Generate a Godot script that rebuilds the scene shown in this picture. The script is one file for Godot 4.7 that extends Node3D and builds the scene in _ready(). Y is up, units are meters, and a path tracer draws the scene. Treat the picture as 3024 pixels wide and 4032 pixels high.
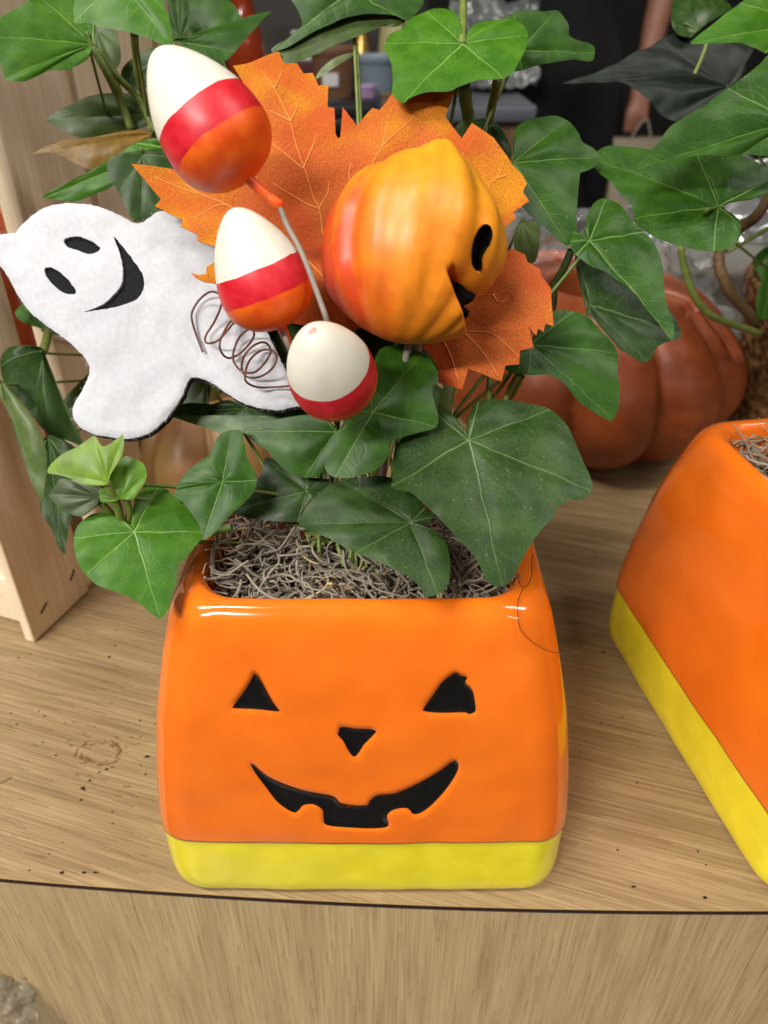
extends Node3D
# Close-up of a jack-o-lantern candy corn planter with ivy and Halloween picks on a store shelf. Units are metres, y up, shelf surface at y = 0.

var M := {}
var used := {}

# ---------------------------------------------------------------- geometry helpers
class G:
	var v := PackedVector3Array()
	var t := PackedInt32Array()
	var uv := PackedVector2Array()
	var c := PackedColorArray()

	func mesh() -> ArrayMesh:
		var n := PackedVector3Array()
		n.resize(v.size())
		for k in range(0, t.size(), 3):
			var a := t[k]
			var b := t[k + 1]
			var d := t[k + 2]
			var f := (v[d] - v[a]).cross(v[b] - v[a])
			n[a] += f
			n[b] += f
			n[d] += f
		for k in n.size():
			n[k] = n[k].normalized() if n[k].length_squared() > 1e-24 else Vector3.UP
		var arr := []
		arr.resize(Mesh.ARRAY_MAX)
		arr[Mesh.ARRAY_VERTEX] = v
		arr[Mesh.ARRAY_NORMAL] = n
		arr[Mesh.ARRAY_INDEX] = t
		if uv.size() == v.size():
			arr[Mesh.ARRAY_TEX_UV] = uv
		if c.size() == v.size():
			arr[Mesh.ARRAY_COLOR] = c
		var m := ArrayMesh.new()
		m.add_surface_from_arrays(Mesh.PRIMITIVE_TRIANGLES, arr)
		return m

	# rows x columns of points; ring closes every row on itself
	func grid(nu: int, nv: int, f: Callable, ring := false, flip := false) -> void:
		var base := v.size()
		for j in nv:
			for i in nu:
				v.append(f.call(i, j))
		var w := nu if ring else nu - 1
		for j in nv - 1:
			for i in w:
				var a := base + j * nu + i
				var b := base + j * nu + (i + 1) % nu
				if flip:
					t.append_array([a, a + nu, b, b, a + nu, b + nu])
				else:
					t.append_array([a, b, a + nu, b, b + nu, a + nu])

	func fan(ring_start: int, n: int, centre: Vector3, flip := false) -> void:
		var k := v.size()
		v.append(centre)
		for i in n:
			var a := ring_start + i
			var b := ring_start + (i + 1) % n
			t.append_array([k, b, a] if flip else [k, a, b])

	func tube(p: Array, r0: float, r1: float, sides := 6, col := Color(0, 0, 0, 0)) -> void:
		var n := p.size()
		var dir: Vector3 = (p[1] - p[0]).normalized()
		var side := dir.cross(Vector3.UP if absf(dir.y) < 0.9 else Vector3.RIGHT).normalized()
		var base := v.size()
		for j in n:
			var d: Vector3 = (p[mini(j + 1, n - 1)] - p[maxi(j - 1, 0)]).normalized()
			side = (side - d * side.dot(d)).normalized()
			var up := d.cross(side)
			var r := lerpf(r0, r1, float(j) / (n - 1))
			for i in sides:
				var a := TAU * i / sides
				v.append(p[j] + (side * cos(a) + up * sin(a)) * r)
				if col.a > 0.0:
					c.append(col)
		for j in n - 1:
			for i in sides:
				var a := base + j * sides + i
				var b := base + j * sides + (i + 1) % sides
				t.append_array([a, b, a + sides, b, b + sides, a + sides])
		fan(base, sides, p[0], true)
		fan(base + (n - 1) * sides, sides, p[n - 1])
		if col.a > 0.0:
			c.append_array([col, col])

	# box with chamfered edges
	func box(at: Vector3, size: Vector3, ch := 0.001, bas := Basis.IDENTITY) -> void:
		var h := size * 0.5
		var k := minf(ch, minf(h.x, minf(h.y, h.z)) * 0.9)
		var base := v.size()
		for s in 8:
			var g := Vector3(1 if s & 1 else -1, 1 if s & 2 else -1, 1 if s & 4 else -1)
			for ax in 3:
				var q := g * (h - Vector3.ONE * k)
				q[ax] = g[ax] * h[ax]
				v.append(at + bas * q)
		var id := func(s: int, ax: int) -> int: return base + s * 3 + ax
		var quad := func(a: int, b: int, d: int, e: int) -> void:
			var nn := (v[d] - v[a]).cross(v[b] - v[a])
			if nn.dot((v[a] + v[b] + v[d] + v[e]) * 0.25 - at) > 0:
				t.append_array([a, b, d, a, d, e])
			else:
				t.append_array([a, d, b, a, e, d])
		for ax in 3:
			var b1 := 1 << ((ax + 1) % 3)
			var b2 := 1 << ((ax + 2) % 3)
			var b0 := 1 << ax
			for s in [0, b0]:
				quad.call(id.call(s, ax), id.call(s + b1, ax), id.call(s + b1 + b2, ax), id.call(s + b2, ax))
			var a1 := (ax + 1) % 3
			var a2 := (ax + 2) % 3
			for s in [0, b1, b2, b1 + b2]:
				quad.call(id.call(s, a1), id.call(s + b0, a1), id.call(s + b0, a2), id.call(s, a2))
		for s in 8:
			var a: int = id.call(s, 0)
			var nn := (v[a + 2] - v[a]).cross(v[a + 1] - v[a])
			t.append_array([a, a + 1, a + 2] if nn.dot(v[a] - at) > 0 else [a, a + 2, a + 1])

	func lathe(at: Vector3, axis: Vector3, prof: Array, n := 40, wob = null) -> void:
		var ax := axis.normalized()
		var s := ax.cross(Vector3.UP if absf(ax.y) < 0.9 else Vector3.RIGHT).normalized()
		var q := ax.cross(s)
		grid(n, prof.size(), func(i, j):
			var a: float = TAU * i / n
			var p: Vector2 = prof[j]
			if wob != null:
				p = wob.call(a, p, j)
			return at + ax * p.x + (s * cos(a) + q * sin(a)) * p.y, true)

func part(called: String, g, mat: Material, parent: Node = self, where := Vector3.ZERO) -> MeshInstance3D:
	var o := MeshInstance3D.new()
	o.name = numbered(called) if parent == self else called
	o.mesh = g.mesh() if g is G else g
	o.material_override = mat
	o.position = where
	o.cast_shadow = GeometryInstance3D.SHADOW_CASTING_SETTING_ON
	parent.add_child(o, true)
	return o

func numbered(called: String) -> String:
	used[called] = used.get(called, -1) + 1
	return called if used[called] == 0 else "%s_%03d" % [called, used[called]]

func tag(o: Node, label: String, category := "", group := "", kind := "") -> Node:
	o.set_meta("label", label)
	if category:
		o.set_meta("category", category)
	if group:
		o.set_meta("group", group)
	if kind:
		o.set_meta("kind", kind)
	return o

func thing(called: String, label: String, category: String, at := Vector3.ZERO, group := "") -> Node3D:
	var o := Node3D.new()
	o.name = numbered(called)
	o.position = at
	add_child(o)
	tag(o, label, category, group)
	return o

# points along an open or closed Catmull-Rom curve
func smooth(p: Array, k: int, closed := false) -> Array:
	var out := []
	var n := p.size()
	var segs := n if closed else n - 1
	for i in segs:
		var a = p[(i - 1 + n) % n] if closed or i > 0 else p[0] * 2 - p[1]
		var b = p[i]
		var d = p[(i + 1) % n]
		var e = p[(i + 2) % n] if closed or i + 2 < n else d * 2 - b
		for s in k:
			var x := float(s) / k
			out.append(b * 1.0 + (d - a) * (0.5 * x) + (a * 2.0 - b * 5.0 + d * 4.0 - e) * (0.5 * x * x) + (b * 3.0 - a - d * 3.0 + e) * (0.5 * x * x * x))
	if not closed:
		out.append(p[n - 1])
	return out

func pairs(a: Array, k := 0.001) -> Array:
	var out := []
	for i in range(0, a.size(), 2):
		out.append(Vector2(a[i], a[i + 1]) * k)
	return out

func triples(a: Array, k := 0.0001) -> Array:
	var out := []
	for i in range(0, a.size(), 3):
		out.append(Vector3(a[i], a[i + 1], a[i + 2]) * k)
	return out

func dense(p: Array, gap: float) -> PackedVector2Array:
	var out := PackedVector2Array()
	for i in p.size():
		var a: Vector2 = p[i]
		var b: Vector2 = p[(i + 1) % p.size()]
		var n := maxi(1, int(a.distance_to(b) / gap))
		for k in n:
			out.append(a.lerp(b, float(k) / n))
	return out

func edge_distance(p: Vector2, poly: PackedVector2Array) -> float:
	var best := 1e9
	for i in poly.size():
		var q := Geometry2D.get_closest_point_to_segment(p, poly[i], poly[(i + 1) % poly.size()])
		best = minf(best, p.distance_squared_to(q))
	return sqrt(best)

# [points, triangles, number of boundary points] of a flat polygon with holes, filled with a grid of points
func fill(outline: PackedVector2Array, holes: Array, gap: float) -> Array:
	var pts := PackedVector2Array(outline)
	var nb := pts.size()
	for h in holes:
		pts.append_array(h)
	var lo := outline[0]
	var hi := outline[0]
	for p in outline:
		lo = lo.min(p)
		hi = hi.max(p)
	var all := PackedVector2Array(pts)
	var row := 0
	var y := lo.y + gap * 0.5
	while y < hi.y:
		var x := lo.x + gap * (0.5 if row % 2 else 0.0)
		while x < hi.x:
			var p := Vector2(x, y)
			x += gap
			if not Geometry2D.is_point_in_polygon(p, outline):
				continue
			var ok := true
			for h in holes:
				if Geometry2D.is_point_in_polygon(p, h):
					ok = false
			if ok:
				for b in all:
					if p.distance_squared_to(b) < gap * gap * 0.3:
						ok = false
						break
			if ok:
				pts.append(p)
		y += gap * 0.87
		row += 1
	var tri := Geometry2D.triangulate_delaunay(pts)
	var keep := PackedInt32Array()
	for k in range(0, tri.size(), 3):
		var m := (pts[tri[k]] + pts[tri[k + 1]] + pts[tri[k + 2]]) / 3.0
		var ok := Geometry2D.is_point_in_polygon(m, outline)
		for h in holes:
			if ok and Geometry2D.is_point_in_polygon(m, h):
				ok = false
		if ok:
			var cw := (pts[tri[k + 1]] - pts[tri[k]]).cross(pts[tri[k + 2]] - pts[tri[k]]) < 0
			keep.append_array([tri[k], tri[k + 1], tri[k + 2]] if cw else [tri[k], tri[k + 2], tri[k + 1]])
	return [pts, keep, nb]

# a plate: front face, back face and walls; f lifts a flat point to space, thick goes backwards along n
func plate(outline: PackedVector2Array, holes: Array, gap: float, f: Callable, back: Vector3, uvk := 0.0) -> G:
	var g := G.new()
	var d := fill(outline, holes, gap)
	var pts: PackedVector2Array = d[0]
	for p in pts:
		g.v.append(f.call(p))
		g.uv.append(p * uvk + Vector2(0.5, 0.5))
	g.t.append_array(d[1])
	var n := pts.size()
	for p in n:
		g.v.append(g.v[p] + back)
		g.uv.append(g.uv[p])
	for k in range(0, d[1].size(), 3):
		g.t.append_array([d[1][k] + n, d[1][k + 2] + n, d[1][k + 1] + n])
	for loop in [outline] + holes:
		var m: int = loop.size()
		var base := g.v.size()
		for p in loop:
			var q: Vector3 = f.call(p)
			g.v.append_array([q, q + back])
			g.uv.append_array([p * uvk + Vector2(0.5, 0.5), p * uvk + Vector2(0.5, 0.5)])
		for i in m:
			var a := base + i * 2
			var b := base + (i + 1) % m * 2
			g.t.append_array([a, a + 1, b, b, a + 1, b + 1])
	return g

# ---------------------------------------------------------------- textures and materials
func noise(seed_: int, freq: float, oct := 3) -> FastNoiseLite:
	var n := FastNoiseLite.new()
	n.seed = seed_
	n.frequency = freq
	n.noise_type = FastNoiseLite.TYPE_SIMPLEX_SMOOTH
	n.fractal_octaves = oct
	return n

func noise_tex(seed_: int, freq: float, oct: int, cols: Array, offs: Array, normal := 0.0, size := 512) -> NoiseTexture2D:
	var x := NoiseTexture2D.new()
	x.width = size
	x.height = size
	x.seamless = true
	x.noise = noise(seed_, freq, oct)
	if normal > 0.0:
		x.as_normal_map = true
		x.bump_strength = normal
	else:
		var g := Gradient.new()
		g.offsets = PackedFloat32Array(offs)
		g.colors = PackedColorArray(cols)
		x.color_ramp = g
	return x

func mat(called: String, col: Color, rough := 0.5, spec := 0.5) -> StandardMaterial3D:
	var m := StandardMaterial3D.new()
	m.resource_name = called
	m.albedo_color = col
	m.roughness = rough
	m.metallic_specular = spec
	m.cull_mode = BaseMaterial3D.CULL_DISABLED
	M[called] = m
	return m

# triplanar noise colour (and bump) in the object's own axes; k is repeats per metre
func mottled(called: String, a: Color, b: Color, rough: float, k: float, seed_: int, freq := 0.012, oct := 4, bump := 0.0, bumpfreq := 0.05) -> StandardMaterial3D:
	var m := mat(called, Color.WHITE, rough)
	m.albedo_texture = noise_tex(seed_, freq, oct, [a, b], [0.3, 0.7])
	m.uv1_triplanar = true
	m.uv1_scale = Vector3.ONE * k
	if bump > 0.0:
		m.normal_enabled = true
		m.normal_scale = 1.0
		m.normal_texture = noise_tex(seed_ + 7, bumpfreq, 3, [], [], bump)
	return m

func srgb(r: int, g: int, b: int) -> Color:
	return Color(r / 255.0, g / 255.0, b / 255.0)

func stroke(im: Image, a: Vector2, b: Vector2, w0: float, w1: float, col: Color, alpha := 1.0) -> void:
	var n := int(a.distance_to(b) * 1.5) + 1
	var size := im.get_size()
	for k in n + 1:
		var p := a.lerp(b, float(k) / n)
		var w := lerpf(w0, w1, float(k) / n)
		var r := int(ceil(w))
		for y in range(-r, r + 1):
			for x in range(-r, r + 1):
				var q := Vector2i(int(p.x) + x, int(p.y) + y)
				if q.x < 0 or q.y < 0 or q.x >= size.x or q.y >= size.y:
					continue
				var f := clampf(w + 0.5 - Vector2(q).distance_to(p), 0.0, 1.0) * alpha
				if f > 0.0:
					im.set_pixelv(q, im.get_pixelv(q).lerp(col, f))

# canonical ivy lamina: seven veins from the middle of the picture outwards
func ivy_textures(seed_: int, lamina_a: Color, lamina_b: Color, vein: Color, fleck: float) -> Array:
	var s := 512
	var im := Image.create(s, s, false, Image.FORMAT_RGB8)
	var hi := Image.create(s, s, false, Image.FORMAT_RGB8)
	var n1 := noise(seed_, 0.012, 4)
	var n2 := noise(seed_ + 1, 0.16, 2)
	for y in s:
		for x in s:
			var a := clampf(0.5 + n1.get_noise_2d(x, y) * 0.9 + n2.get_noise_2d(x, y) * 0.55 * fleck, 0.0, 1.0)
			im.set_pixel(x, y, lamina_a.lerp(lamina_b, a))
			var h := 0.55 + n1.get_noise_2d(x * 0.8, y * 0.8) * 0.1
			hi.set_pixel(x, y, Color(h, h, h))
	var rng := RandomNumberGenerator.new()
	rng.seed = seed_
	var mid := Vector2(s, s) * 0.5
	var fine := lamina_b.lerp(vein, 0.55)
	for k in 7:
		var dir := Vector2.from_angle(TAU * k / 7.0)
		for j in 7:
			var at := mid + dir * s * (0.06 + 0.058 * j)
			for sgn in [-1.0, 1.0]:
				if rng.randf() < 0.12:
					continue
				var a: float = sgn * rng.randf_range(0.55, 0.95)
				var p := at + dir * rng.randf_range(-6, 6)
				var d := dir.rotated(a)
				for step in 5:
					var len_ := rng.randf_range(9, 17) * (1.0 - j * 0.06)
					var q := p + d * len_
					stroke(im, p, q, 0.45 - step * 0.05, 0.4 - step * 0.05, fine, 0.5 - step * 0.06)
					stroke(hi, p, q, 1.6, 1.4, Color(0.3, 0.3, 0.3), 0.5)
					if rng.randf() < 0.7:
						var e := d.rotated(rng.randf_range(0.6, 1.3) * (1 if rng.randf() < 0.5 else -1))
						stroke(im, q, q + e * rng.randf_range(8, 20), 0.3, 0.2, fine, 0.35)
					p = q
					d = d.rotated(rng.randf_range(-0.35, 0.35) - a * 0.08)
	for k in 7:
		var dir := Vector2.from_angle(TAU * k / 7.0)
		var p := mid
		for step in 12:
			var q := mid + dir * s * 0.5 * (step + 1) / 12.0 + Vector2(rng.randf_range(-1.5, 1.5), rng.randf_range(-1.5, 1.5))
			stroke(im, p, q, 0.85 - step * 0.05, 0.8 - step * 0.05, vein, 0.8)
			stroke(hi, p, q, 4.0 - step * 0.2, 3.8 - step * 0.2, Color(0.15, 0.15, 0.15), 0.8)
			p = q
	for k in 90:
		var p := Vector2(rng.randf() * s, rng.randf() * s)
		stroke(im, p, p + Vector2(rng.randf_range(-2, 2), rng.randf_range(-2, 2)), 0.6, 0.6, Color(0.75, 0.8, 0.65), 0.35)
	hi.bump_map_to_normal_map(3.0)
	return [ImageTexture.create_from_image(im), ImageTexture.create_from_image(hi)]

# wood with the grain along v; flecks are dark pores
func wood_image(seed_: int, s: Vector2i, a: Color, b: Color, dark: Color, streak: float, pores: int, knots := []) -> Image:
	var im := Image.create(s.x, s.y, false, Image.FORMAT_RGB8)
	var n1 := noise(seed_, 1.0, 2)
	var n2 := noise(seed_ + 1, 1.0, 2)
	var n3 := noise(seed_ + 2, 1.0, 1)
	for y in s.y:
		for x in s.x:
			var px := float(x)
			var ring := 0.0
			for k in knots:
				var d := Vector2(x - k[0], (y - k[1]) * 0.45).length()
				px += k[2] * 1.6 * exp(-d / (k[2] * 2.5)) * signf(x - k[0])
				ring = maxf(ring, clampf(1.4 - d / k[2], 0.0, 1.0))
			var g := n1.get_noise_2d(px * 0.03, y * 0.003) * 0.35 + n2.get_noise_2d(px * streak, y * 0.0032) * 0.5 + n3.get_noise_2d(px * 0.9, y * 0.007) * 0.4
			var col := a.lerp(b, clampf(0.5 + g, 0.0, 1.0))
			if ring > 0.0:
				col = col.lerp(dark, ring * 0.8)
			im.set_pixel(x, y, col)
	var rng := RandomNumberGenerator.new()
	rng.seed = seed_
	for k in pores:
		var p := Vector2(rng.randf() * s.x, rng.randf() * s.y)
		stroke(im, p, p + Vector2(rng.randf_range(-1.5, 1.5), rng.randf_range(14, 130) * rng.randf_range(0.3, 1.0)), 0.2, 0.45, dark, rng.randf_range(0.1, 0.45))
	return im

func image_mat(called: String, im: Image, rough: float, normal: Image = null) -> StandardMaterial3D:
	var m := mat(called, Color.WHITE, rough)
	m.albedo_texture = ImageTexture.create_from_image(im)
	if normal:
		m.normal_enabled = true
		m.normal_texture = ImageTexture.create_from_image(normal)
	return m

func relief(im: Image, k: float) -> Image:
	var h: Image = im.duplicate()
	h.bump_map_to_normal_map(k)
	return h

func make_materials() -> void:
	var m: StandardMaterial3D
	# ceramics
	m = mottled("orange_glaze", srgb(233, 111, 22), srgb(237, 116, 26), 0.14, 9.0, 11, 0.008, 4, 0.25, 0.006)
	m.clearcoat_enabled = true
	m.clearcoat = 0.6
	m.clearcoat_roughness = 0.06
	m = mottled("yellow_glaze", srgb(232, 214, 34), srgb(238, 221, 45), 0.2, 14.0, 23, 0.012, 5)
	m.clearcoat_enabled = true
	m.clearcoat = 0.5
	m.clearcoat_roughness = 0.12
	mottled("black_glaze", srgb(14, 13, 13), srgb(19, 18, 17), 0.25, 60.0, 31, 0.02, 3, 0.3, 0.01)
	mottled("pumpkin_glaze", srgb(126, 58, 22), srgb(150, 74, 36), 0.45, 9.0, 41, 0.01, 5, 0.8, 0.02)
	mottled("tan_glaze", srgb(176, 128, 88), srgb(158, 130, 76), 0.4, 10.0, 43, 0.008, 4)
	mottled("terracotta", srgb(186, 84, 48), srgb(204, 104, 62), 0.7, 12.0, 47, 0.02, 4, 0.5)
	mottled("mottled_brown", srgb(62, 40, 24), srgb(150, 112, 74), 0.2, 14.0, 53, 0.02, 4)
	# painted foam
	mottled("cream_paint", srgb(220, 215, 197), srgb(228, 224, 210), 0.42, 30.0, 61, 0.006, 4, 0.25, 0.03)
	mottled("red_paint", srgb(196, 20, 34), srgb(220, 38, 52), 0.4, 40.0, 67, 0.012, 4, 0.3, 0.03)
	mottled("orange_paint", srgb(226, 78, 10), srgb(240, 104, 20), 0.4, 30.0, 71, 0.01, 4, 0.3, 0.03)
	m = mat("airbrushed", Color.WHITE, 0.42)
	m.vertex_color_use_as_albedo = true
	m.albedo_texture = noise_tex(73, 0.01, 4, [Color(0.95, 0.95, 0.95), Color.WHITE], [0.35, 0.65])
	m.uv1_triplanar = true
	m.uv1_scale = Vector3.ONE * 40.0
	m.normal_enabled = true
	m.normal_texture = noise_tex(74, 0.02, 3, [], [], 0.5)
	m = mottled("white_felt", srgb(189, 191, 196), srgb(197, 199, 204), 0.95, 40.0, 81, 0.03, 4, 0.9, 0.05)
	m.rim_enabled = true
	m.rim = 0.3
	mottled("black_felt", srgb(10, 10, 11), srgb(24, 24, 26), 1.0, 40.0, 83, 0.05, 4, 2.0, 0.06)
	mottled("black_inside", srgb(9, 7, 6), srgb(20, 14, 12), 0.95, 60.0, 35, 0.02).metallic_specular = 0.15
	mat("speck_paint", srgb(226, 150, 132), 0.5)
	mat("grey_wire", srgb(132, 124, 112), 0.55)
	mat("vein_thread", srgb(222, 142, 64), 0.7)
	mat("brown_wire", srgb(96, 54, 38), 0.4)
	mat("hair_thread", srgb(58, 30, 18), 0.5)
	# wood
	var oak := wood_image(5, Vector2i(1024, 1024), srgb(128, 105, 72), srgb(167, 143, 106), srgb(86, 64, 42), 0.42, 4200)
	var rng := RandomNumberGenerator.new()
	rng.seed = 9
	# an old smear and a scratch on the laminate
	for k in 34:
		var a := rng.randf() * TAU
		var c := Vector2(STAIN[0], STAIN[1]) + Vector2.from_angle(a) * Vector2(16, 26) * rng.randf_range(0.75, 1.15)
		stroke(oak, c, c + Vector2.from_angle(a + 1.6) * rng.randf_range(3, 12), 0.8, 1.4, srgb(96, 66, 36), rng.randf_range(0.12, 0.4))
	for k in 22:
		var c := Vector2(STAIN[0], STAIN[1]) + Vector2(rng.randfn() * 24, rng.randfn() * 34)
		stroke(oak, c, c + Vector2(rng.randf_range(-5, 5), rng.randf_range(-9, 9)), 0.7, 0.9, srgb(88, 60, 34), rng.randf_range(0.15, 0.5))
	stroke(oak, Vector2(STAIN[2], STAIN[3]), Vector2(STAIN[2] + 14, STAIN[3] - 9), 0.7, 0.5, srgb(50, 34, 20), 0.8)
	image_mat("oak_top", oak, 0.5, relief(oak, 0.6))
	var oak2 := wood_image(6, Vector2i(1024, 1024), srgb(163, 138, 98), srgb(194, 169, 127), srgb(110, 82, 50), 0.38, 2200)
	image_mat("oak_front", oak2, 0.5, relief(oak2, 0.6))
	mat("edge_light", srgb(206, 170, 112), 0.5)
	mat("edge_dark", srgb(48, 24, 16), 0.6)
	for k in 3:
		var pine := wood_image(20 + k, Vector2i(256, 1024), srgb(216, 196, 164), srgb(234, 217, 190), srgb(150, 110, 74), 0.09, 60, [[150 - k * 40, 260 + k * 210, 13], [70 + k * 50, 760 - k * 130, 9]])
		m = image_mat(["pine_a", "pine_b", "pine_c"][k], pine, 0.7, relief(pine, 0.5))
		m.uv1_triplanar = true
		m.uv1_scale = Vector3(16.0, 4.0, 16.0)
	# leaves
	var dk := ivy_textures(101, srgb(35, 57, 20), srgb(54, 79, 36), srgb(108, 130, 82), 1.0)
	var gr := ivy_textures(131, srgb(37, 73, 13), srgb(57, 95, 25), srgb(122, 152, 84), 0.7)
	var br := ivy_textures(151, srgb(50, 95, 16), srgb(74, 117, 30), srgb(150, 178, 104), 0.6)
	for d in [
		["dark", dk, 0.92], ["dark2", dk, 0.92], ["darkvar", dk, 0.96], ["darkbig", dk, 0.92], ["big", dk, 0.96], ["gloss", dk, 0.92],
		["mid", gr, 0.8], ["mid2", gr, 0.8], ["vivid2", gr, 0.86], ["bright2", gr, 0.86],
		["front", br, 0.92], ["bright", br, 0.9], ["vivid", br, 1.0]]:
		m = mat("leaf_" + d[0], Color(d[2], d[2], d[2]).linear_to_srgb(), 0.4, 0.32)
		m.albedo_texture = d[1][0]
		m.normal_enabled = true
		m.normal_texture = d[1][1]
		m.normal_scale = 0.25
	for d in [["olive", 62, 84, 24], ["yellow", 140, 108, 40], ["pale", 118, 132, 84], ["pale2", 80, 110, 56], ["palegreen", 116, 142, 72], ["light", 88, 108, 54], ["black", 28, 38, 30], ["glow", 104, 138, 22], ["glow2", 92, 136, 34], ["grey", 78, 92, 62]]:
		var a := srgb(d[1], d[2], d[3])
		m = mottled("leaf_" + d[0], a.darkened(0.16), a, 0.42, 30.0, 170 + d[1], 0.015, 4, 0.2, 0.03)
		m.metallic_specular = 0.4
	for k in ["glow", "glow2", "yellow", "olive"]:
		M["leaf_" + k].backlight_enabled = true
		M["leaf_" + k].backlight = M["leaf_glow"].albedo_color * Color(0.12, 0.2, 0.03)
	M["leaf_gloss"].roughness = 0.22
	M["leaf_black"].roughness = 0.5
	mottled("stem_light", srgb(92, 112, 44), srgb(120, 132, 64), 0.5, 40.0, 191)
	mottled("stem_dark", srgb(40, 58, 24), srgb(62, 76, 36), 0.5, 40.0, 193)
	mottled("vine_brown", srgb(74, 54, 30), srgb(112, 86, 52), 0.7, 40.0, 197, 0.03, 4, 1.5)
	# moss and soil
	m = mat("dry_moss", Color.WHITE, 0.9)
	m.vertex_color_use_as_albedo = true
	mottled("soil", srgb(20, 15, 11), srgb(38, 29, 21), 0.95, 30.0, 211, 0.04, 4, 4.0)
	# film
	m = mat("clear_film", Color(0.86, 0.88, 0.88, 0.22), 0.08)
	m.transparency = BaseMaterial3D.TRANSPARENCY_ALPHA
	m = mat("silver_film", srgb(170, 172, 172), 0.28)
	m.metallic = 0.7
	mat("grey_board", srgb(132, 130, 122), 0.7)
	m = mat("grey_film", Color(0.5, 0.48, 0.42, 0.5), 0.3)
	m.transparency = BaseMaterial3D.TRANSPARENCY_ALPHA
	mat("white_tag", srgb(190, 190, 180), 0.6)
	# shop
	mat("shop_floor", srgb(58, 54, 50), 0.35)
	mat("shop_wall", srgb(60, 56, 52), 0.8)
	mat("ceiling_white", srgb(200, 200, 196), 0.8)
	mat("counter_top", srgb(92, 96, 104), 0.35)
	mottled("counter_wood", srgb(112, 82, 56), srgb(134, 102, 72), 0.6, 4.0, 221)
	mottled("black_cloth", srgb(12, 12, 14), srgb(20, 20, 23), 0.95, 6.0, 223)
	mat("skin", srgb(150, 102, 82), 0.5)
	mat("dark_hair", srgb(34, 24, 18), 0.6)
	mat("beige_paper", srgb(150, 138, 118), 0.8)
	mat("blue_grey_pot", srgb(126, 142, 152), 0.45)
	mat("lilac", srgb(168, 140, 180), 0.6)
	mat("straw_yellow", srgb(170, 164, 112), 0.5)
	mat("brown_pot", srgb(112, 78, 56), 0.6)
	mat("amber_glass", srgb(134, 46, 16), 0.12)
	mat("dark_glass", srgb(20, 22, 24), 0.08)
	mat("teal_glass", srgb(54, 110, 96), 0.1)
	mat("maroon", srgb(76, 26, 34), 0.6)
	mat("dark_metal", srgb(26, 24, 24), 0.4)
	mat("white_card", srgb(200, 200, 200), 0.7)
	mat("brass", srgb(180, 150, 84), 0.25)
	M["brass"].metallic = 0.8
	m = mat("lamp_glow", srgb(255, 250, 240), 0.6)
	m.emission_enabled = true
	m.emission = srgb(255, 248, 236)
	m.emission_energy_multiplier = 6.0

# ---------------------------------------------------------------- builders
func pot_profile() -> Array:
	return [[0.0, 55.0, 34.8], [1.0, 56.9, 36.5], [3.5, 57.9, 37.6], [10.0, 58.3, 38.0], [26.0, 58.1, 37.7], [36.0, 57.5, 37.1], [50.0, 56.1, 35.6], [65.0, 54.0, 34.0], [80.0, 51.2, 31.8], [90.0, 49.0, 30.0], [95.0, 47.7, 28.9], [99.0, 46.1, 27.5], [101.3, 44.1, 25.6], [102.0, 42.0, 23.5], [101.2, 40.3, 21.8], [98.0, 39.2, 20.7], [84.0, 38.7, 20.2]]

# point of the rounded rectangle with half sides w, d; u from 0 to 1 starts at the left end of the front
func rounded(u: float, w: float, d: float, r: float) -> Vector2:
	if u < 0.5: # front, left to right, with its two corners
		var x := u / 0.5
		if x < 0.1:
			var a := PI + (1.0 - x / 0.1) * 0.0 + x / 0.1 * PI * 0.5
			return Vector2(-w + r + cos(a) * r, d - r - sin(a) * r)
		if x > 0.9:
			var a := PI * 0.5 - (x - 0.9) / 0.1 * PI * 0.5
			return Vector2(w - r + cos(a) * r, d - r + sin(a) * r)
		var f := lerpf(-w + r, w - r, (x - 0.1) / 0.8)
		return Vector2(f, d)
	var y := (u - 0.5) / 0.5
	var s := rounded_back(y, w, d, r)
	return s

func rounded_back(y: float, w: float, d: float, r: float) -> Vector2:
	if y < 0.25:
		return Vector2(w, lerpf(d - r, -d + r, y / 0.25))
	if y < 0.33:
		var a := -(y - 0.25) / 0.08 * PI * 0.5
		return Vector2(w - r + cos(a) * r, -d + r + sin(a) * r)
	if y < 0.67:
		return Vector2(lerpf(w - r, -w + r, (y - 0.33) / 0.34), -d)
	if y < 0.75:
		var a := -PI * 0.5 - (y - 0.67) / 0.08 * PI * 0.5
		return Vector2(-w + r + cos(a) * r, -d + r + sin(a) * r)
	return Vector2(-w, lerpf(-d + r, d - r, (y - 0.75) / 0.25))

# half sides (w, d) of the pot at height h, below its rim
func pot_at(h: float) -> Vector2:
	var p := pot_profile()
	for i in 12:
		if h <= p[i + 1][0] * 0.001:
			var f: float = (h * 1000.0 - p[i][0]) / (p[i + 1][0] - p[i][0])
			return Vector2(lerpf(p[i][1], p[i + 1][1], f), lerpf(p[i][2], p[i + 1][2], f)) * 0.001
	return Vector2(p[12][1], p[12][2]) * 0.001

func pot_front(x: float, h: float) -> Vector3:
	var s := pot_at(h)
	return Vector3(x, h, s.y + 0.0007 * (1.0 - pow(clampf(x / s.x, -1, 1), 2)))

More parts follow.
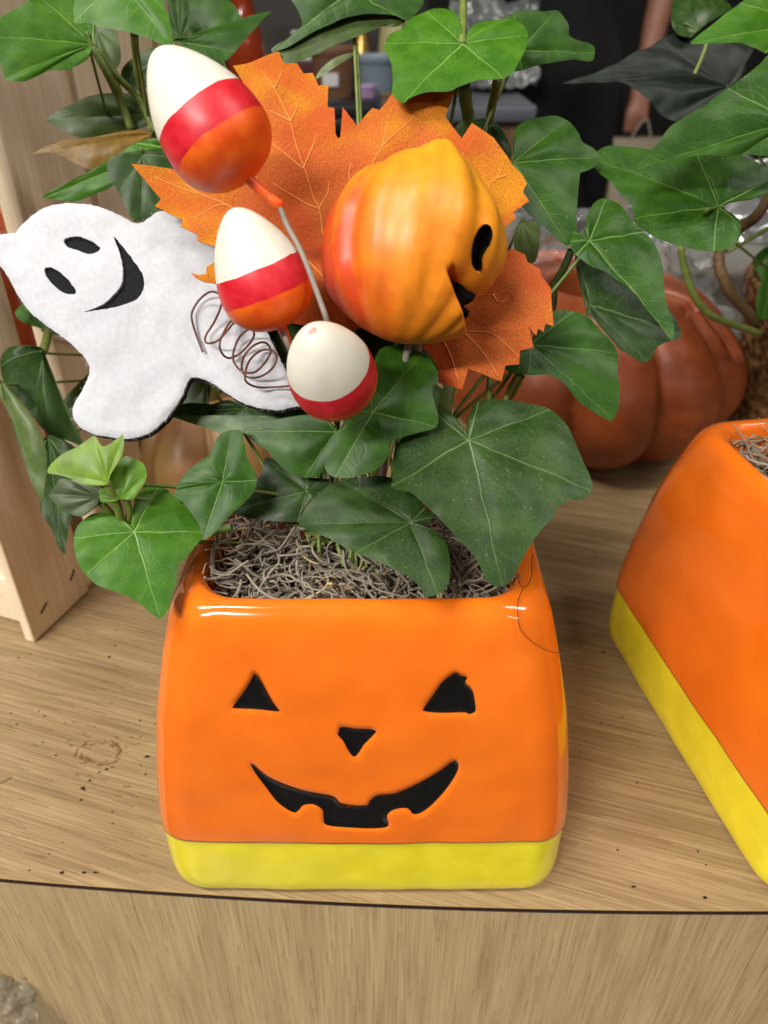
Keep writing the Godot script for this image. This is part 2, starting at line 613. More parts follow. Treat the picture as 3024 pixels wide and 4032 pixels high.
func planter(called: String, label: String, at: Vector3, turn: float, face: bool) -> Node3D:
	var o := thing(called, label, "planter", at, "candy corn shaped planters")
	o.rotation.y = turn
	if not face:
		o.scale = Vector3(1.08, 1, 1)
	var pr := []
	for p in pot_profile():
		pr.append(Vector3(p[0], p[1], p[2]))
	var rows := smooth(pr, 12)
	var feats := []
	if face:
		for f in [FACE_LEFT_EYE, FACE_RIGHT_EYE, FACE_NOSE, FACE_MOUTH]:
			feats.append(dense(smooth(pairs(f, 0.0001), 3, true), 0.0008))
	var wave := noise(3, 30.0, 2)
	var nu := 320
	var ring := func(i: int, row: Vector3, extra: float) -> Vector3:
		var h: float = row.x * 0.001
		var r := 0.0105
		var u := float(i) / nu
		var q := rounded(u, row.y * 0.001 + extra, row.z * 0.001 + extra, r)
		var z := q.y
		if u < 0.5 or (u > 0.665 and u < 0.835):
			z += signf(q.y) * 0.0007 * (1.0 - pow(clampf(q.x / (row.y * 0.001), -1, 1), 2))
		z += wave.get_noise_2d(q.x * 1.2 + z * 1.2, h * 1.2) * 0.00035
		return Vector3(q.x, h, z)
	var cut := -1
	for k in rows.size():
		if rows[k].x >= 25.9:
			cut = k
			break
	# yellow band at the foot
	var y := G.new()
	var low := rows.slice(0, cut + 1)
	y.grid(nu, low.size(), func(i, j):
		return ring.call(i, low[j], 0.0), true)
	y.fan(0, nu, Vector3.ZERO, true)
	part("yellow_foot", y, M.yellow_glaze, o)
	# orange body, its lower lip slightly proud of the yellow, features pressed in
	var up := rows.slice(cut)
	up.insert(0, Vector3(up[0].x + 0.1, up[0].y - 0.8, up[0].z - 0.8))
	up[1] = up[1] + Vector3(0.25, 0.0, 0.0)
	# finer rows over the face
	var fine := []
	for k in up.size() - 1:
		var n: int = maxi(1, int((up[k + 1] - up[k]).length() / 0.75)) if face and k > 0 and up[k].x < 92.0 else 1
		for s in n:
			fine.append(up[k].lerp(up[k + 1], float(s) / n))
	fine.append(up[-1])
	var b := G.new()
	b.grid(nu, fine.size(), func(i, j):
		var p: Vector3 = ring.call(i, fine[j], 0.0004 * smoothstep(92.0, 60.0, fine[j].x) if j > 0 else 0.0)
		if face and i < nu / 2 and p.z > 0.0 and p.y > 0.02 and p.y < 0.088:
			for f in feats:
				var lo := Vector2(1, 1)
				var q := Vector2(p.x, p.y)
				var d := 1.0
				var near := false
				for e in range(0, f.size(), 6):
					if q.distance_squared_to(f[e]) < 0.000036:
						near = true
						break
				if near or Geometry2D.is_point_in_polygon(q, f):
					d = edge_distance(q, f)
					if Geometry2D.is_point_in_polygon(q, f):
						d = -d
					p.z -= 0.0013 * (1.0 - smoothstep(-0.0012, 0.0009, d))
		return p, true)
	part("orange_body", b, M.orange_glaze, o)
	# bottom of the well
	var w := G.new()
	w.grid(nu, 1, func(i, _j): return ring.call(i, Vector3(86.0, 38.6, 19.9), 0.0), true)
	w.fan(0, nu, Vector3(0, 0.086, 0))
	part("soil", w, M.soil, o)
	if face:
		var names := ["eye", "eye", "nose", "mouth"]
		for k in 4:
			var poly: PackedVector2Array = feats[k]
			var d := fill(poly, [], 0.0009)
			var g := G.new()
			for p in d[0]:
				var e := edge_distance(p, poly)
				var s := pot_front(p.x, p.y)
				s.z += 0.0004 - 0.0013 * (1.0 - smoothstep(-0.0012, 0.0009, -e)) + 0.00022 + 0.00035 * smoothstep(0.0, 0.0012, e)
				g.v.append(s)
			g.t = d[1]
			var f := part(names[k], g, M.black_glaze, o)
			if k == 1:
				f.set_meta("label", "smudged triangular eye with a ragged upper edge")
	return o

func moss(called: String, label: String, at: Vector3, turn: float, count: int, seed_: int) -> void:
	var rng := RandomNumberGenerator.new()
	rng.seed = seed_
	var g := G.new()
	for k in count:
		var p := Vector3(rng.randf_range(-0.036, 0.036), 0.0, rng.randf_range(-0.0175, 0.0175))
		var lift := 0.010 * exp(-Vector2(p.x + 0.026, p.z + 0.012).length_squared() / 0.0003)
		p.y = rng.randf_range(0.0865, 0.0985) + lift * rng.randf()
		var d := Vector3(rng.randf_range(-1, 1), rng.randf_range(-0.25, 0.35), rng.randf_range(-1, 1)).normalized()
		var pts := []
		var bend := rng.randf_range(-0.5, 0.5)
		for s in rng.randi_range(6, 13):
			pts.append(p)
			p += d * rng.randf_range(0.0016, 0.003)
			d = (d.rotated(Vector3.UP, bend + rng.randf_range(-0.5, 0.5)) + Vector3(0, rng.randf_range(-0.4, 0.4), 0)).normalized()
			p.x = clampf(p.x, -0.0378, 0.0378)
			p.z = clampf(p.z, -0.0191, 0.0191)
			p.y = clampf(p.y, 0.087, 0.103 + lift)
		pts = smooth(pts, 2)
		var r := rng.randf_range(0.00018, 0.0006)
		var t := rng.randf()
		var col := Color(0.24, 0.20, 0.152).lerp(Color(0.30, 0.262, 0.205), t) if rng.randf() < 0.86 else Color(0.45, 0.33, 0.18)
		g.tube(pts, r, r * 0.6, 5, col)
	var o := part(called, g, M.dry_moss, self, at)
	o.rotation.y = turn
	if turn != 0.0:
		o.scale = Vector3(1.08, 1, 1)
	tag(o, label, "moss", "", "stuff")

# a leaf: outline pts (mm, in the plane of u, v), petiole at the origin; slots = [angle, vein number] pairs
func leaf(plant: Node3D, kind: String, o: Vector3, u: Vector3, v: Vector3, pts: Array, slots: Array, cup: float, puff: float, crown: Vector3, seed_: int) -> MeshInstance3D:
	var n := u.cross(v).normalized()
	var out := smooth(pairs(pts, 0.0001), 4, true)
	var m := out.size()
	var far := 0.0
	for p in out:
		far = maxf(far, p.length())
	var rings := 11
	var wav := noise(seed_, 90.0, 2)
	var g := G.new()
	var canon := func(a: float) -> Array:
		var pa := -PI
		var ps := -3.5
		for k in slots:
			if a < k[0]:
				return [lerpf(ps, k[1], (a - pa) / maxf(k[0] - pa, 1e-4)), (a - pa) / maxf(k[0] - pa, 1e-4)]
			pa = k[0]
			ps = k[1]
		return [lerpf(ps, 3.5, (a - pa) / maxf(PI - pa, 1e-4)), (a - pa) / maxf(PI - pa, 1e-4)]
	for j in rings + 1:
		var s := pow(float(j) / rings, 0.85)
		for i in m:
			var p: Vector2 = out[i] * s
			var rr := p.length()
			var a: float = out[i].angle()
			var cs: Array = canon.call(a)
			var h := cup * rr * rr / far + puff * far * sin(PI * cs[1]) * s * (1.15 - s) * 1.6
			h += wav.get_noise_2d(p.x * 1.0, p.y * 1.0) * far * 0.018 * s
			g.v.append(u * p.x + v * p.y + n * h)
			var ca: float = cs[0] * TAU / 7.0
			g.uv.append(Vector2(0.5, 0.5) + Vector2.from_angle(ca) * 0.49 * rr / far)
	for j in rings:
		for i in m:
			var a := j * m + i
			var b := j * m + (i + 1) % m
			g.t.append_array([a, a + m, b, b, a + m, b + m])
	var x := part("leaf", g, M["leaf_" + kind], plant, o - plant.position)
	# petiole, leaving behind the blade towards the crown of the plant
	var back := o - n * 0.006
	var low := back.lerp(crown, 0.5) - n * 0.008 + Vector3(0, 0.006, 0)
	var st := G.new()
	var path := smooth([Vector3.ZERO, back - o, low - o, crown - o], 6)
	st.tube(path, 0.0004, 0.0006, 6)
	part("petiole", st, M.stem_light, x)
	return x

func stem(plant: Node3D, material: String, r: float, p: Array) -> void:
	var g := G.new()
	g.tube(smooth(triples(p), 6), r * 0.001, r * 0.001, 8)
	part("stem", g, M[material], plant, -plant.position)

func candy_corn(label: String, tip: Vector3, foot: Vector3, radius: float, stem_path: Array, seed_: int) -> void:
	var o := thing("candy_corn", label, "candy corn", foot, "candy corn picks in the planter")
	var ax := foot - tip
	var len_ := ax.length()
	var start := tip - foot
	var key := [Vector2(0.0, 0.0), Vector2(0.006, 0.10), Vector2(0.03, 0.225), Vector2(0.08, 0.375), Vector2(0.16, 0.545), Vector2(0.28, 0.735), Vector2(0.42, 0.89), Vector2(0.56, 0.98), Vector2(0.68, 1.0), Vector2(0.79, 0.95), Vector2(0.88, 0.80), Vector2(0.94, 0.61), Vector2(0.98, 0.36), Vector2(0.995, 0.16), Vector2(1.0, 0.0)]
	var full := smooth(key, 5)
	var nz := noise(seed_, 1.0, 2)
	var rad := func(x: float) -> float:
		for k in full.size() - 1:
			if x <= full[k + 1].x:
				return lerpf(full[k].y, full[k + 1].y, clampf((x - full[k].x) / maxf(full[k + 1].x - full[k].x, 1e-6), 0, 1))
		return 0.0
	var cuts := [0.0, 0.475, 0.705, 1.0]
	var names := ["white_tip", "red_band", "orange_base"]
	var mats := [M.cream_paint, M.red_paint, M.orange_paint]
	for b in 3:
		var g := G.new()
		var prof := []
		for k in 22:
			var x := k / 21.0
			if b == 0:
				x = x * x
			elif b == 2:
				x = 1.0 - (1.0 - x) * (1.0 - x)
			prof.append(Vector2(x, 0))
		g.lathe(start, ax, prof, 56, func(a, p, _j):
			var lo: float = cuts[b] + (0.012 * nz.get_noise_2d(cos(a) * 1.2, sin(a) * 1.2 + b * 9.0) + 0.003 * nz.get_noise_2d(cos(a) * 9.0, sin(a) * 9.0 + b * 9.0) if b > 0 else 0.0)
			var hi: float = cuts[b + 1] + (0.012 * nz.get_noise_2d(cos(a) * 1.2, sin(a) * 1.2 + b * 9.0 + 9.0) + 0.003 * nz.get_noise_2d(cos(a) * 9.0, sin(a) * 9.0 + b * 9.0 + 9.0) if b < 2 else 0.0)
			var x := lerpf(lo, hi, p.x)
			var lump := 1.0 + 0.012 * nz.get_noise_2d(cos(a) * 0.8 + x * 2.0, sin(a) * 0.8 + 40.0)
			return Vector2(x * len_, rad.call(x) * radius * lump))
		part(names[b], g, mats[b], o)
	if stem_path.size() > 0:
		var nub := G.new()
		var d := ax.normalized()
		var q := triples(stem_path)
		var first: Vector3 = q[0] - foot
		nub.tube(smooth([-d * 0.0012, first * 0.45, first * 0.75, first * 1.06], 5), 0.0011, 0.00085, 10)
		nub.lathe(first * 1.0, -first.normalized(), [Vector2(-0.0012, 0), Vector2(-0.0008, 0.0008), Vector2(0.0, 0.00125), Vector2(0.0015, 0.0012), Vector2(0.0032, 0.0008), Vector2(0.004, 0.0002)], 12)
		part("stem_nub", nub, M.orange_paint, o)
		var g := G.new()
		var rel := []
		for p in q:
			rel.append(p - foot)
		g.tube(smooth(rel, 6), 0.00062, 0.00062, 8)
		part("wire_stem", g, M.grey_wire, o)
	else:
		var d := ax.normalized()
		var root := POT + Vector3(-0.003 * seed_, 0.092, -0.004) - foot
		var g := G.new()
		g.tube(smooth([-d * 0.001, d * 0.006, Vector3(0, -0.006, -0.026) + root * 0.15, root * 0.6 - Vector3(0, 0, 0.016), root], 6), 0.00062, 0.00062, 8)
		part("wire_stem", g, M.grey_wire, o)
		var nub := G.new()
		nub.tube([-d * 0.0012, d * 0.002, d * 0.0045], 0.0012, 0.0008, 10)
		part("stem_nub", nub, M.orange_paint, o)
	if seed_ == 3:
		var dot := G.new()
		dot.lathe(start - ax.normalized() * 0.00006, ax, [Vector2(0, 0), Vector2(0.25, 0), Vector2(0.5, 0), Vector2(1, 0)], 18, func(a, p, _j):
			var x: float = p.x * (0.005 + 0.006 * nz.get_noise_2d(cos(a) * 2.0, sin(a) * 2.0 + 77.0))
			return Vector2(x * len_, rad.call(x) * radius))
		part("paint_speck", dot, M.speck_paint, o)

func surface_nets(g: G, lo: Vector3, hi: Vector3, cell: float, f: Callable) -> void:
	var n := Vector3i(((hi - lo) / cell).ceil()) + Vector3i.ONE
	var val := PackedFloat32Array()
	val.resize(n.x * n.y * n.z)
	for z in n.z:
		for y in n.y:
			for x in n.x:
				val[(z * n.y + y) * n.x + x] = f.call(lo + Vector3(x, y, z) * cell)
	var ids := {}
	var step := [1, n.x, n.x * n.y]
	for z in n.z - 1:
		for y in n.y - 1:
			for x in n.x - 1:
				var i := (z * n.y + y) * n.x + x
				var sum := Vector3.ZERO
				var k := 0
				for e in 12:
					var axis := e / 4
					var o1 := (axis + 1) % 3
					var o2 := (axis + 2) % 3
					var p := Vector3.ZERO
					p[o1] = e & 1
					p[o2] = (e >> 1) & 1
					var a: int = i + step[o1] * (e & 1) + step[o2] * ((e >> 1) & 1)
					var va := val[a]
					var vb: float = val[a + step[axis]]
					if (va < 0) != (vb < 0):
						p[axis] = va / (va - vb)
						sum += p
						k += 1
				if k:
					ids[i] = g.v.size()
					g.v.append(lo + (Vector3(x, y, z) + sum / k) * cell)
	for i in ids:
		var z: int = i / (n.x * n.y)
		var y: int = i / n.x % n.y
		var x: int = i % n.x
		var at := [x, y, z]
		for axis in 3:
			var o1 := (axis + 1) % 3
			var o2 := (axis + 2) % 3
			if at[o1] == 0 or at[o2] == 0:
				continue
			var va: float = val[i]
			var vb: float = val[i + step[axis]]
			if (va < 0) == (vb < 0):
				continue
			var q := [i, i - step[o1], i - step[o1] - step[o2], i - step[o2]]
			if not (ids.has(q[1]) and ids.has(q[2]) and ids.has(q[3])):
				continue
			var a: int = ids[q[0]]
			var b: int = ids[q[1]]
			var c: int = ids[q[2]]
			var d: int = ids[q[3]]
			g.t.append_array([a, b, c, a, c, d] if va < 0 else [a, c, b, a, d, c])

func capsules(p: Vector3, bones: Array, k: float) -> float:
	var s := 0.0
	for b in bones:
		var ab: Vector3 = b[1] - b[0]
		var h := clampf((p - b[0]).dot(ab) / maxf(ab.length_squared(), 1e-9), 0.0, 1.0)
		var d: float = (p - b[0] - ab * h).length() - lerpf(b[2], b[3], h)
		s += exp(-d / k)
	return -log(maxf(s, 1e-30)) * k

func body(bones: Array, cell: float, k: float) -> G:
	var lo := Vector3.ONE * 1e6
	var hi := -lo
	for b in bones:
		for e in 2:
			lo = lo.min(b[e] - Vector3.ONE * (b[2 + e] + cell * 2 + k))
			hi = hi.max(b[e] + Vector3.ONE * (b[2 + e] + cell * 2 + k))
	var g := G.new()
	surface_nets(g, lo, hi, cell, func(p): return capsules(p, bones, k))
	return g

func simple_pot(called: String, label: String, at: Vector3, r0: float, r1: float, h: float, m: Material, group := "") -> Node3D:
	var o := thing(called, label, "pot", at, group)
	var g := G.new()
	g.lathe(Vector3.ZERO, Vector3.UP, [Vector2(0, 0.0001), Vector2(0, r0 * 0.96), Vector2(h * 0.02, r0), Vector2(h * 0.86, lerpf(r0, r1, 0.86)), Vector2(h * 0.87, r1 * 1.05), Vector2(h * 0.98, r1 * 1.07), Vector2(h, r1 * 1.03), Vector2(h * 0.98, r1 * 0.94), Vector2(h * 0.8, r1 * 0.9)], 40)
	part("body", g, m, o)
	var s := G.new()
	s.lathe(Vector3(0, h * 0.84, 0), Vector3.UP, [Vector2(0, r1 * 0.9), Vector2(0.002, r1 * 0.4), Vector2(0.003, 0.0)], 24)
	part("soil", s, M.soil, o)
	return o

# a ribbed, open topped ceramic pumpkin
func ceramic_pumpkin(called: String, label: String, at: Vector3, r: float, h: float, ribs: int, turn: float, m: Material, notch := false) -> Node3D:
	var o := thing(called, label, "pumpkin")
	o.position = at
	o.rotation.y = turn
	var prof := [Vector2(0.0, 0.45), Vector2(0.02, 0.62), Vector2(0.12, 0.82), Vector2(0.28, 0.96), Vector2(0.45, 1.0), Vector2(0.62, 0.965), Vector2(0.77, 0.86), Vector2(0.87, 0.745), Vector2(0.93, 0.665), Vector2(0.925, 0.64), Vector2(0.935, 0.615), Vector2(0.975, 0.56), Vector2(1.0, 0.46), Vector2(1.0, 0.36), Vector2(0.97, 0.30), Vector2(0.9, 0.29), Vector2(0.6, 0.29)]
	var rows := smooth(prof, 6)
	var g := G.new()
	var n := 180
	g.lathe(Vector3.ZERO, Vector3.UP, rows, n, func(a, p, _j):
		var k := absf(sin(a * ribs * 0.5))
		var depth := 0.16 * smoothstep(0.5, 0.75, p.y)
		var rr: float = p.y * (1.0 - depth * (1.0 - pow(k, 0.6)))
		var y: float = p.x
		if notch and p.x > 0.66:
			var w := exp(-pow((wrapf(a + 2.107, -PI, PI)) / 0.028, 2.0))
			rr -= 0.12 * w * smoothstep(0.66, 0.76, p.x)
			y -= 0.07 * w
		return Vector2(y * h, rr * r))
	part("body", g, m, o)
	var s := G.new()
	s.lathe(Vector3(0, h * 0.7, 0), Vector3.UP, [Vector2(0, r * 0.29), Vector2(0.002, r * 0.15), Vector2(0.003, 0.0)], 24)
	part("soil", s, M.soil, o)
	return o

func film(called: String, label: String, at: Vector3, size: Vector2, bas: Basis, crumple: float, m: Material, seed_: int, group := "") -> void:
	var g := G.new()
	var nz := noise(seed_, 1.0, 3)
	nz.fractal_type = FastNoiseLite.FRACTAL_FBM
	g.grid(40, 40, func(i, j):
		var x: float = (i / 39.0 - 0.5)
		var y: float = (j / 39.0 - 0.5)
		var e := 1.0 + 0.18 * nz.get_noise_2d(atan2(y, x) * 1.3, 20.0)
		return bas * Vector3(x * size.x * e, y * size.y * e, crumple * nz.get_noise_2d(x * 2.6, y * 2.6) + crumple * 0.4 * nz.get_noise_2d(x * 7.0, y * 7.0)))
	var o := part(called, g, m, self, at)
	tag(o, label, "plastic wrap", group)

func ceiling_light(label: String, at: Vector3, power := 2.5) -> void:
	var o := thing("ceiling_light", label, "ceiling light", at, "fluorescent ceiling lights")
	var g := G.new()
	g.box(Vector3(0, 0.05, 0), Vector3(1.26, 0.06, 0.3), 0.006)
	part("housing", g, M.ceiling_white, o)
	for s in [-1.0, 1.0]:
		var t := G.new()
		t.lathe(Vector3(-0.6, 0, 0.075 * s), Vector3.RIGHT, [Vector2(0, 0.0001), Vector2(0, 0.016), Vector2(1.2, 0.016), Vector2(1.2, 0.0001)], 16)
		part("tube", t, M.lamp_glow, o)
		var l := AreaLight3D.new()
		l.name = "tube_light"
		l.area_size = Vector2(1.2, 0.032)
		l.light_energy = power
		l.light_color = srgb(255, 250, 243)
		l.shadow_enabled = true
		l.area_range = 12.0
		l.position = Vector3(0, -0.02, 0.075 * s)
		l.rotation_degrees = Vector3(-90, 0, 0)
		o.add_child(l, true)



const POT := Vector3(-0.0059, 0.0000, -0.0365)
const POT2 := Vector3(0.1395, 0.0000, -0.0622)
const POT2_TURN := -1.3928
const FACE_LEFT_EYE := [-254, 851, -236, 811, -218, 767, -204, 743, -209, 740, -263, 746, -313, 748, -316, 754, -292, 789, -271, 823]
const FACE_RIGHT_EYE := [235, 855, 244, 845, 261, 842, 256, 824, 275, 802, 286, 753, 285, 737, 271, 730, 260, 736, 202, 735, 159, 741, 158, 750, 178, 785, 199, 824, 219, 845]
const FACE_NOSE := [-50, 690, -10, 685, 36, 681, 30, 663, 8, 634, -4, 609, -19, 591, -33, 614, -44, 644, -58, 666, -55, 677]
const FACE_MOUTH := [-285, 566, -249, 520, -205, 489, -145, 463, -84, 447, -67, 434, -61, 419, -22, 411, 13, 413, 21, 431, 41, 451, 87, 458, 148, 495, 201, 537, 241, 576, 252, 548, 233, 494, 204, 441, 166, 392, 139, 381, 123, 403, 88, 400, 66, 376, 70, 334, 32, 324, -40, 328, -99, 338, -105, 370, -107, 398, -131, 419, -159, 414, -172, 395, -188, 388, -225, 424, -252, 478, -279, 535]
const GHOST_O := Vector3(-0.0595, 0.1542, -0.0598)
const GHOST_U := Vector3(0.9998, -0.0061, -0.0167)
const GHOST_V := Vector3(-0.0043, 0.8291, -0.5591)
const GHOST := [-404, 198, -369, 216, -346, 219, -335, 221, -320, 241, -292, 262, -262, 282, -227, 292, -184, 295, -138, 289, -100, 277, -60, 260, -37, 248, -20, 247, 1, 260, 16, 271, 36, 278, 94, 284, 152, 240, 210, 152, 274, 23, 297, -27, 314, -64, 340, -117, 372, -187, 386, -215, 366, -220, 319, -229, 274, -222, 227, -206, 181, -175, 144, -152, 121, -145, 103, -147, 93, -166, 79, -199, 51, -241, 19, -273, -14, -292, -59, -300, -106, -295, -143, -286, -174, -268, -190, -240, -188, -217, -169, -179, -151, -142, -149, -120, -164, -92, -196, -59, -233, -31, -265, -8, -301, 23, -329, 61, -347, 98, -370, 134, -398, 163, -413, 180]
const GHOST_EYE_A := [-212, 198, -196, 208, -169, 209, -142, 198, -125, 187, -118, 179, -131, 167, -150, 165, -177, 175, -200, 182]
const GHOST_EYE_B := [-259, 124, -247, 131, -227, 124, -204, 105, -185, 82, -180, 66, -193, 63, -216, 70, -239, 89, -254, 109]
const GHOST_MOUTH := [-85, 209, -65, 187, -38, 152, -15, 117, -10, 93, -19, 62, -42, 43, -81, 31, -124, 24, -166, 18, -139, 27, -108, 41, -85, 62, -69, 86, -63, 113, -65, 144, -73, 175]
const SPRING := [-455, 1476, -546, -471, 1510, -569, -480, 1549, -581, -478, 1567, -595, -460, 1590, -612, -429, 1610, -607, -401, 1610, -579, -398, 1592, -565, -420, 1549, -568, -445, 1515, -557, -438, 1508, -527, -408, 1520, -508, -387, 1536, -527, -370, 1549, -568, -367, 1553, -584, -382, 1548, -556, -399, 1523, -511, -400, 1499, -501, -388, 1473, -516, -363, 1476, -533, -332, 1506, -530, -317, 1534, -520, -329, 1542, -530, -356, 1519, -547, -372, 1492, -543, -373, 1472, -507, -350, 1460, -470, -319, 1454, -471, -297, 1462, -509, -283, 1483, -539, -296, 1507, -533, -319, 1510, -504, -342, 1488, -493, -353, 1451, -500, -340, 1428, -501, -305, 1437, -487, -274, 1463, -474, -263, 1484, -491, -278, 1489, -526, -308, 1483, -539, -332, 1471, -510, -339, 1455, -468, -337, 1436, -457, -315, 1414, -474, -280, 1407, -488, -237, 1416, -475, -203, 1428, -453]
const MAPLE_A_O := Vector3(-0.0090, 0.1741, -0.0660)
const MAPLE_A_U := Vector3(0.3304, 0.7725, -0.5423)
const MAPLE_A_V := Vector3(-0.9424, 0.3023, -0.1435)
const MAPLE_A := [-26, 542, -40, 517, -59, 485, -79, 451, -101, 457, -104, 423, -108, 385, -125, 385, -134, 335, -147, 331, -148, 277, -149, 245, -175, 267, -203, 287, -218, 282, -227, 297, -227, 320, -237, 300, -239, 280, -234, 262, -231, 243, -246, 234, -231, 210, -265, 133, -256, 42, -229, -80, -152, -210, -8, -305, 131, -353, 167, -373, 177, -378, 190, -368, 230, -397, 246, -375, 266, -377, 283, -361, 301, -326, 345, -261, 355, -227, 363, -199, 317, -188, 353, -133, 392, -133, 423, -133, 397, -66, 407, -45, 355, -17, 368, 9, 339, 17, 313, 26, 310, 43, 281, 53, 252, 63, 267, 88, 281, 110, 211, 92, 205, 96, 214, 105, 272, 128, 269, 145, 322, 161, 311, 183, 343, 210, 332, 229, 351, 253, 336, 281, 359, 303, 323, 348, 283, 392, 258, 360, 192, 353, 117, 361, 44, 395, -1, 446, -14, 507]
const MAPLE_A_VEINS := [[-160, -56, -60, 33, 30, 82, 52, 104, 103, 144, 154, 185, 199, 215, 246, 259, 264, 280, 296, 318], [264, 280, 299, 279, 315, 282], [199, 215, 233, 213, 266, 221], [199, 215, 205, 250, 206, 275], [106, 151, 174, 147, 197, 149], [106, 151, 124, 199, 139, 245], [30, 82, 35, 132, 41, 181, 49, 208], [35, 84, 79, 78, 107, 85], [-160, -56, 148, -8, 222, -12, 292, -3, 334, -3], [222, -12, 283, -45, 340, -67], [33, -24, 125, 38, 164, 46], [148, -8, 204, -61], [-160, -56, -86, 101, -48, 257, -40, 365, -32, 485], [-48, 257, -47, 304, -97, 357], [-40, 365, -26, 405], [-160, -56, 19, -246, 216, -287, 259, -303, 297, -307], [259, -303, 280, -332], [59, -160, 207, -229, 282, -203]]
const MAPLE_STEM_A := Vector3(-0.0149, -0.0052, 0)
const MAPLE_B_O := Vector3(0.0195, 0.1556, -0.0559)
const MAPLE_B_U := Vector3(0.8380, -0.2850, 0.4653)
const MAPLE_B_V := Vector3(0.4793, 0.7920, -0.3781)
const MAPLE_B := [-101, -108, -65, -109, -46, -108, -17, -120, 5, -135, 14, -165, 50, -157, 86, -151, 74, -99, 119, -93, 159, -89, 148, -51, 164, -41, 177, -34, 163, -4, 190, 16, 152, 56, 181, 43, 176, 61, 191, 59, 184, 80, 204, 84, 170, 133, 152, 161, 117, 177, 106, 190, 71, 192, 56, 205, 23, 201, -11, 158, -72, 79, -123, -21]
const MAPLE_B_VEINS := [[-144, -32, -44, 42, 38, 84, 67, 110], [38, 84, 62, 74, 84, 104], [-144, -32, -29, -42, 79, 1, 167, -18], [-73, -36, 9, -85, 64, -134], [14, -25, 97, -54, 144, -80]]
const MAPLE_STEM_B := Vector3(-0.0117, -0.0031, 0)
const PUMP_O := Vector3(0.0067, 0.1760, -0.0467)
const PUMP_U := Vector3(1.0000, 0.0000, 0.0000)
const PUMP_V := Vector3(0.0000, 0.8290, -0.5592)
const PUMP := [53, 221, 73, 220, 91, 208, 108, 189, 125, 172, 142, 148, 156, 124, 173, 96, 190, 65, 200, 38, 206, 7, 206, -24, 199, -51, 183, -75, 166, -96, 135, -117, 110, -120, 90, -103, 78, -101, 73, -111, 76, -124, 87, -138, 125, -159, 137, -170, 121, -189, 101, -202, 60, -212, 19, -216, -26, -215, -60, -208, -95, -192, -129, -172, -160, -144, -187, -113, -201, -82, -206, -38, -206, 3, -198, 51, -180, 89, -146, 134, -105, 168, -60, 187, -16, 199, 25, 211]
const PUMP_EYE := [141, 0, 154, -2, 157, -18, 152, -37, 143, -49, 136, -65, 138, -83, 127, -85, 117, -75, 115, -56, 119, -34, 128, -14]
const PUMP_MOUTH := [75, -108, 80, -102, 91, -102, 101, -108, 111, -118, 130, -127, 121, -135, 108, -141, 104, -153, 116, -163, 114, -169, 98, -158, 88, -153, 80, -135]
const HAIR_A := [341, 1161, -119, 339, 1146, -120, 343, 1109, -120, 340, 1077, -120, 328, 1065, -120, 316, 1082, -119, 310, 1110, -119]
const HAIR_B := [328, 1065, -120, 319, 1027, -117, 315, 1016, -93, 318, 991, -76, 328, 969, -68, 352, 945, -62, 387, 923, -58, 414, 915, -57, 439, 913, -56, 466, 921, -60, 490, 933, -65]
const CRUMBS := [-1103, -1035, -1108, -970, -1126, -1128, -1434, -986, -898, -641, -838, -628, -831, -480, -940, -435, -957, -427, -979, -415, -1016, -351, -1008, -344, -1006, -304, -889, -261, -1001, -381, -982, -50, -914, -50, -879, -50, -1043, -112, 892, -999, 880, -656, 859, -372, 990, -75, 951, 29, 749, -5]
const PUMPKIN_AT := Vector3(0.1190, 0.0000, -0.3000)
const TAN_AT := Vector3(-0.0880, 0.0000, -0.2180)
const PINK_AT := Vector3(0.1250, 0.0000, -0.4300)
const TERRA_AT := Vector3(-0.1900, 0.0000, -0.2250)
const BROWN_AT := Vector3(0.2470, 0.0000, -0.2850)
const GREY_AT := Vector3(0.3350, 0.0000, -0.4500)
const COUNTER_AT := Vector3(0.2500, -0.9000, -2.5000)
const RACK_AT := Vector3(-0.5500, -0.8700, -2.2000)
const WRAP_AT := Vector3(-0.1361, -0.0769, 0.0030)
const STAIN := [962, 646, 0, 569]

func crown(plant: Node3D, rng: RandomNumberGenerator) -> Vector3:
	return plant.position + Vector3(rng.randf_range(-0.014, 0.014), rng.randf_range(0.0, 0.012), rng.randf_range(-0.01, 0.006))

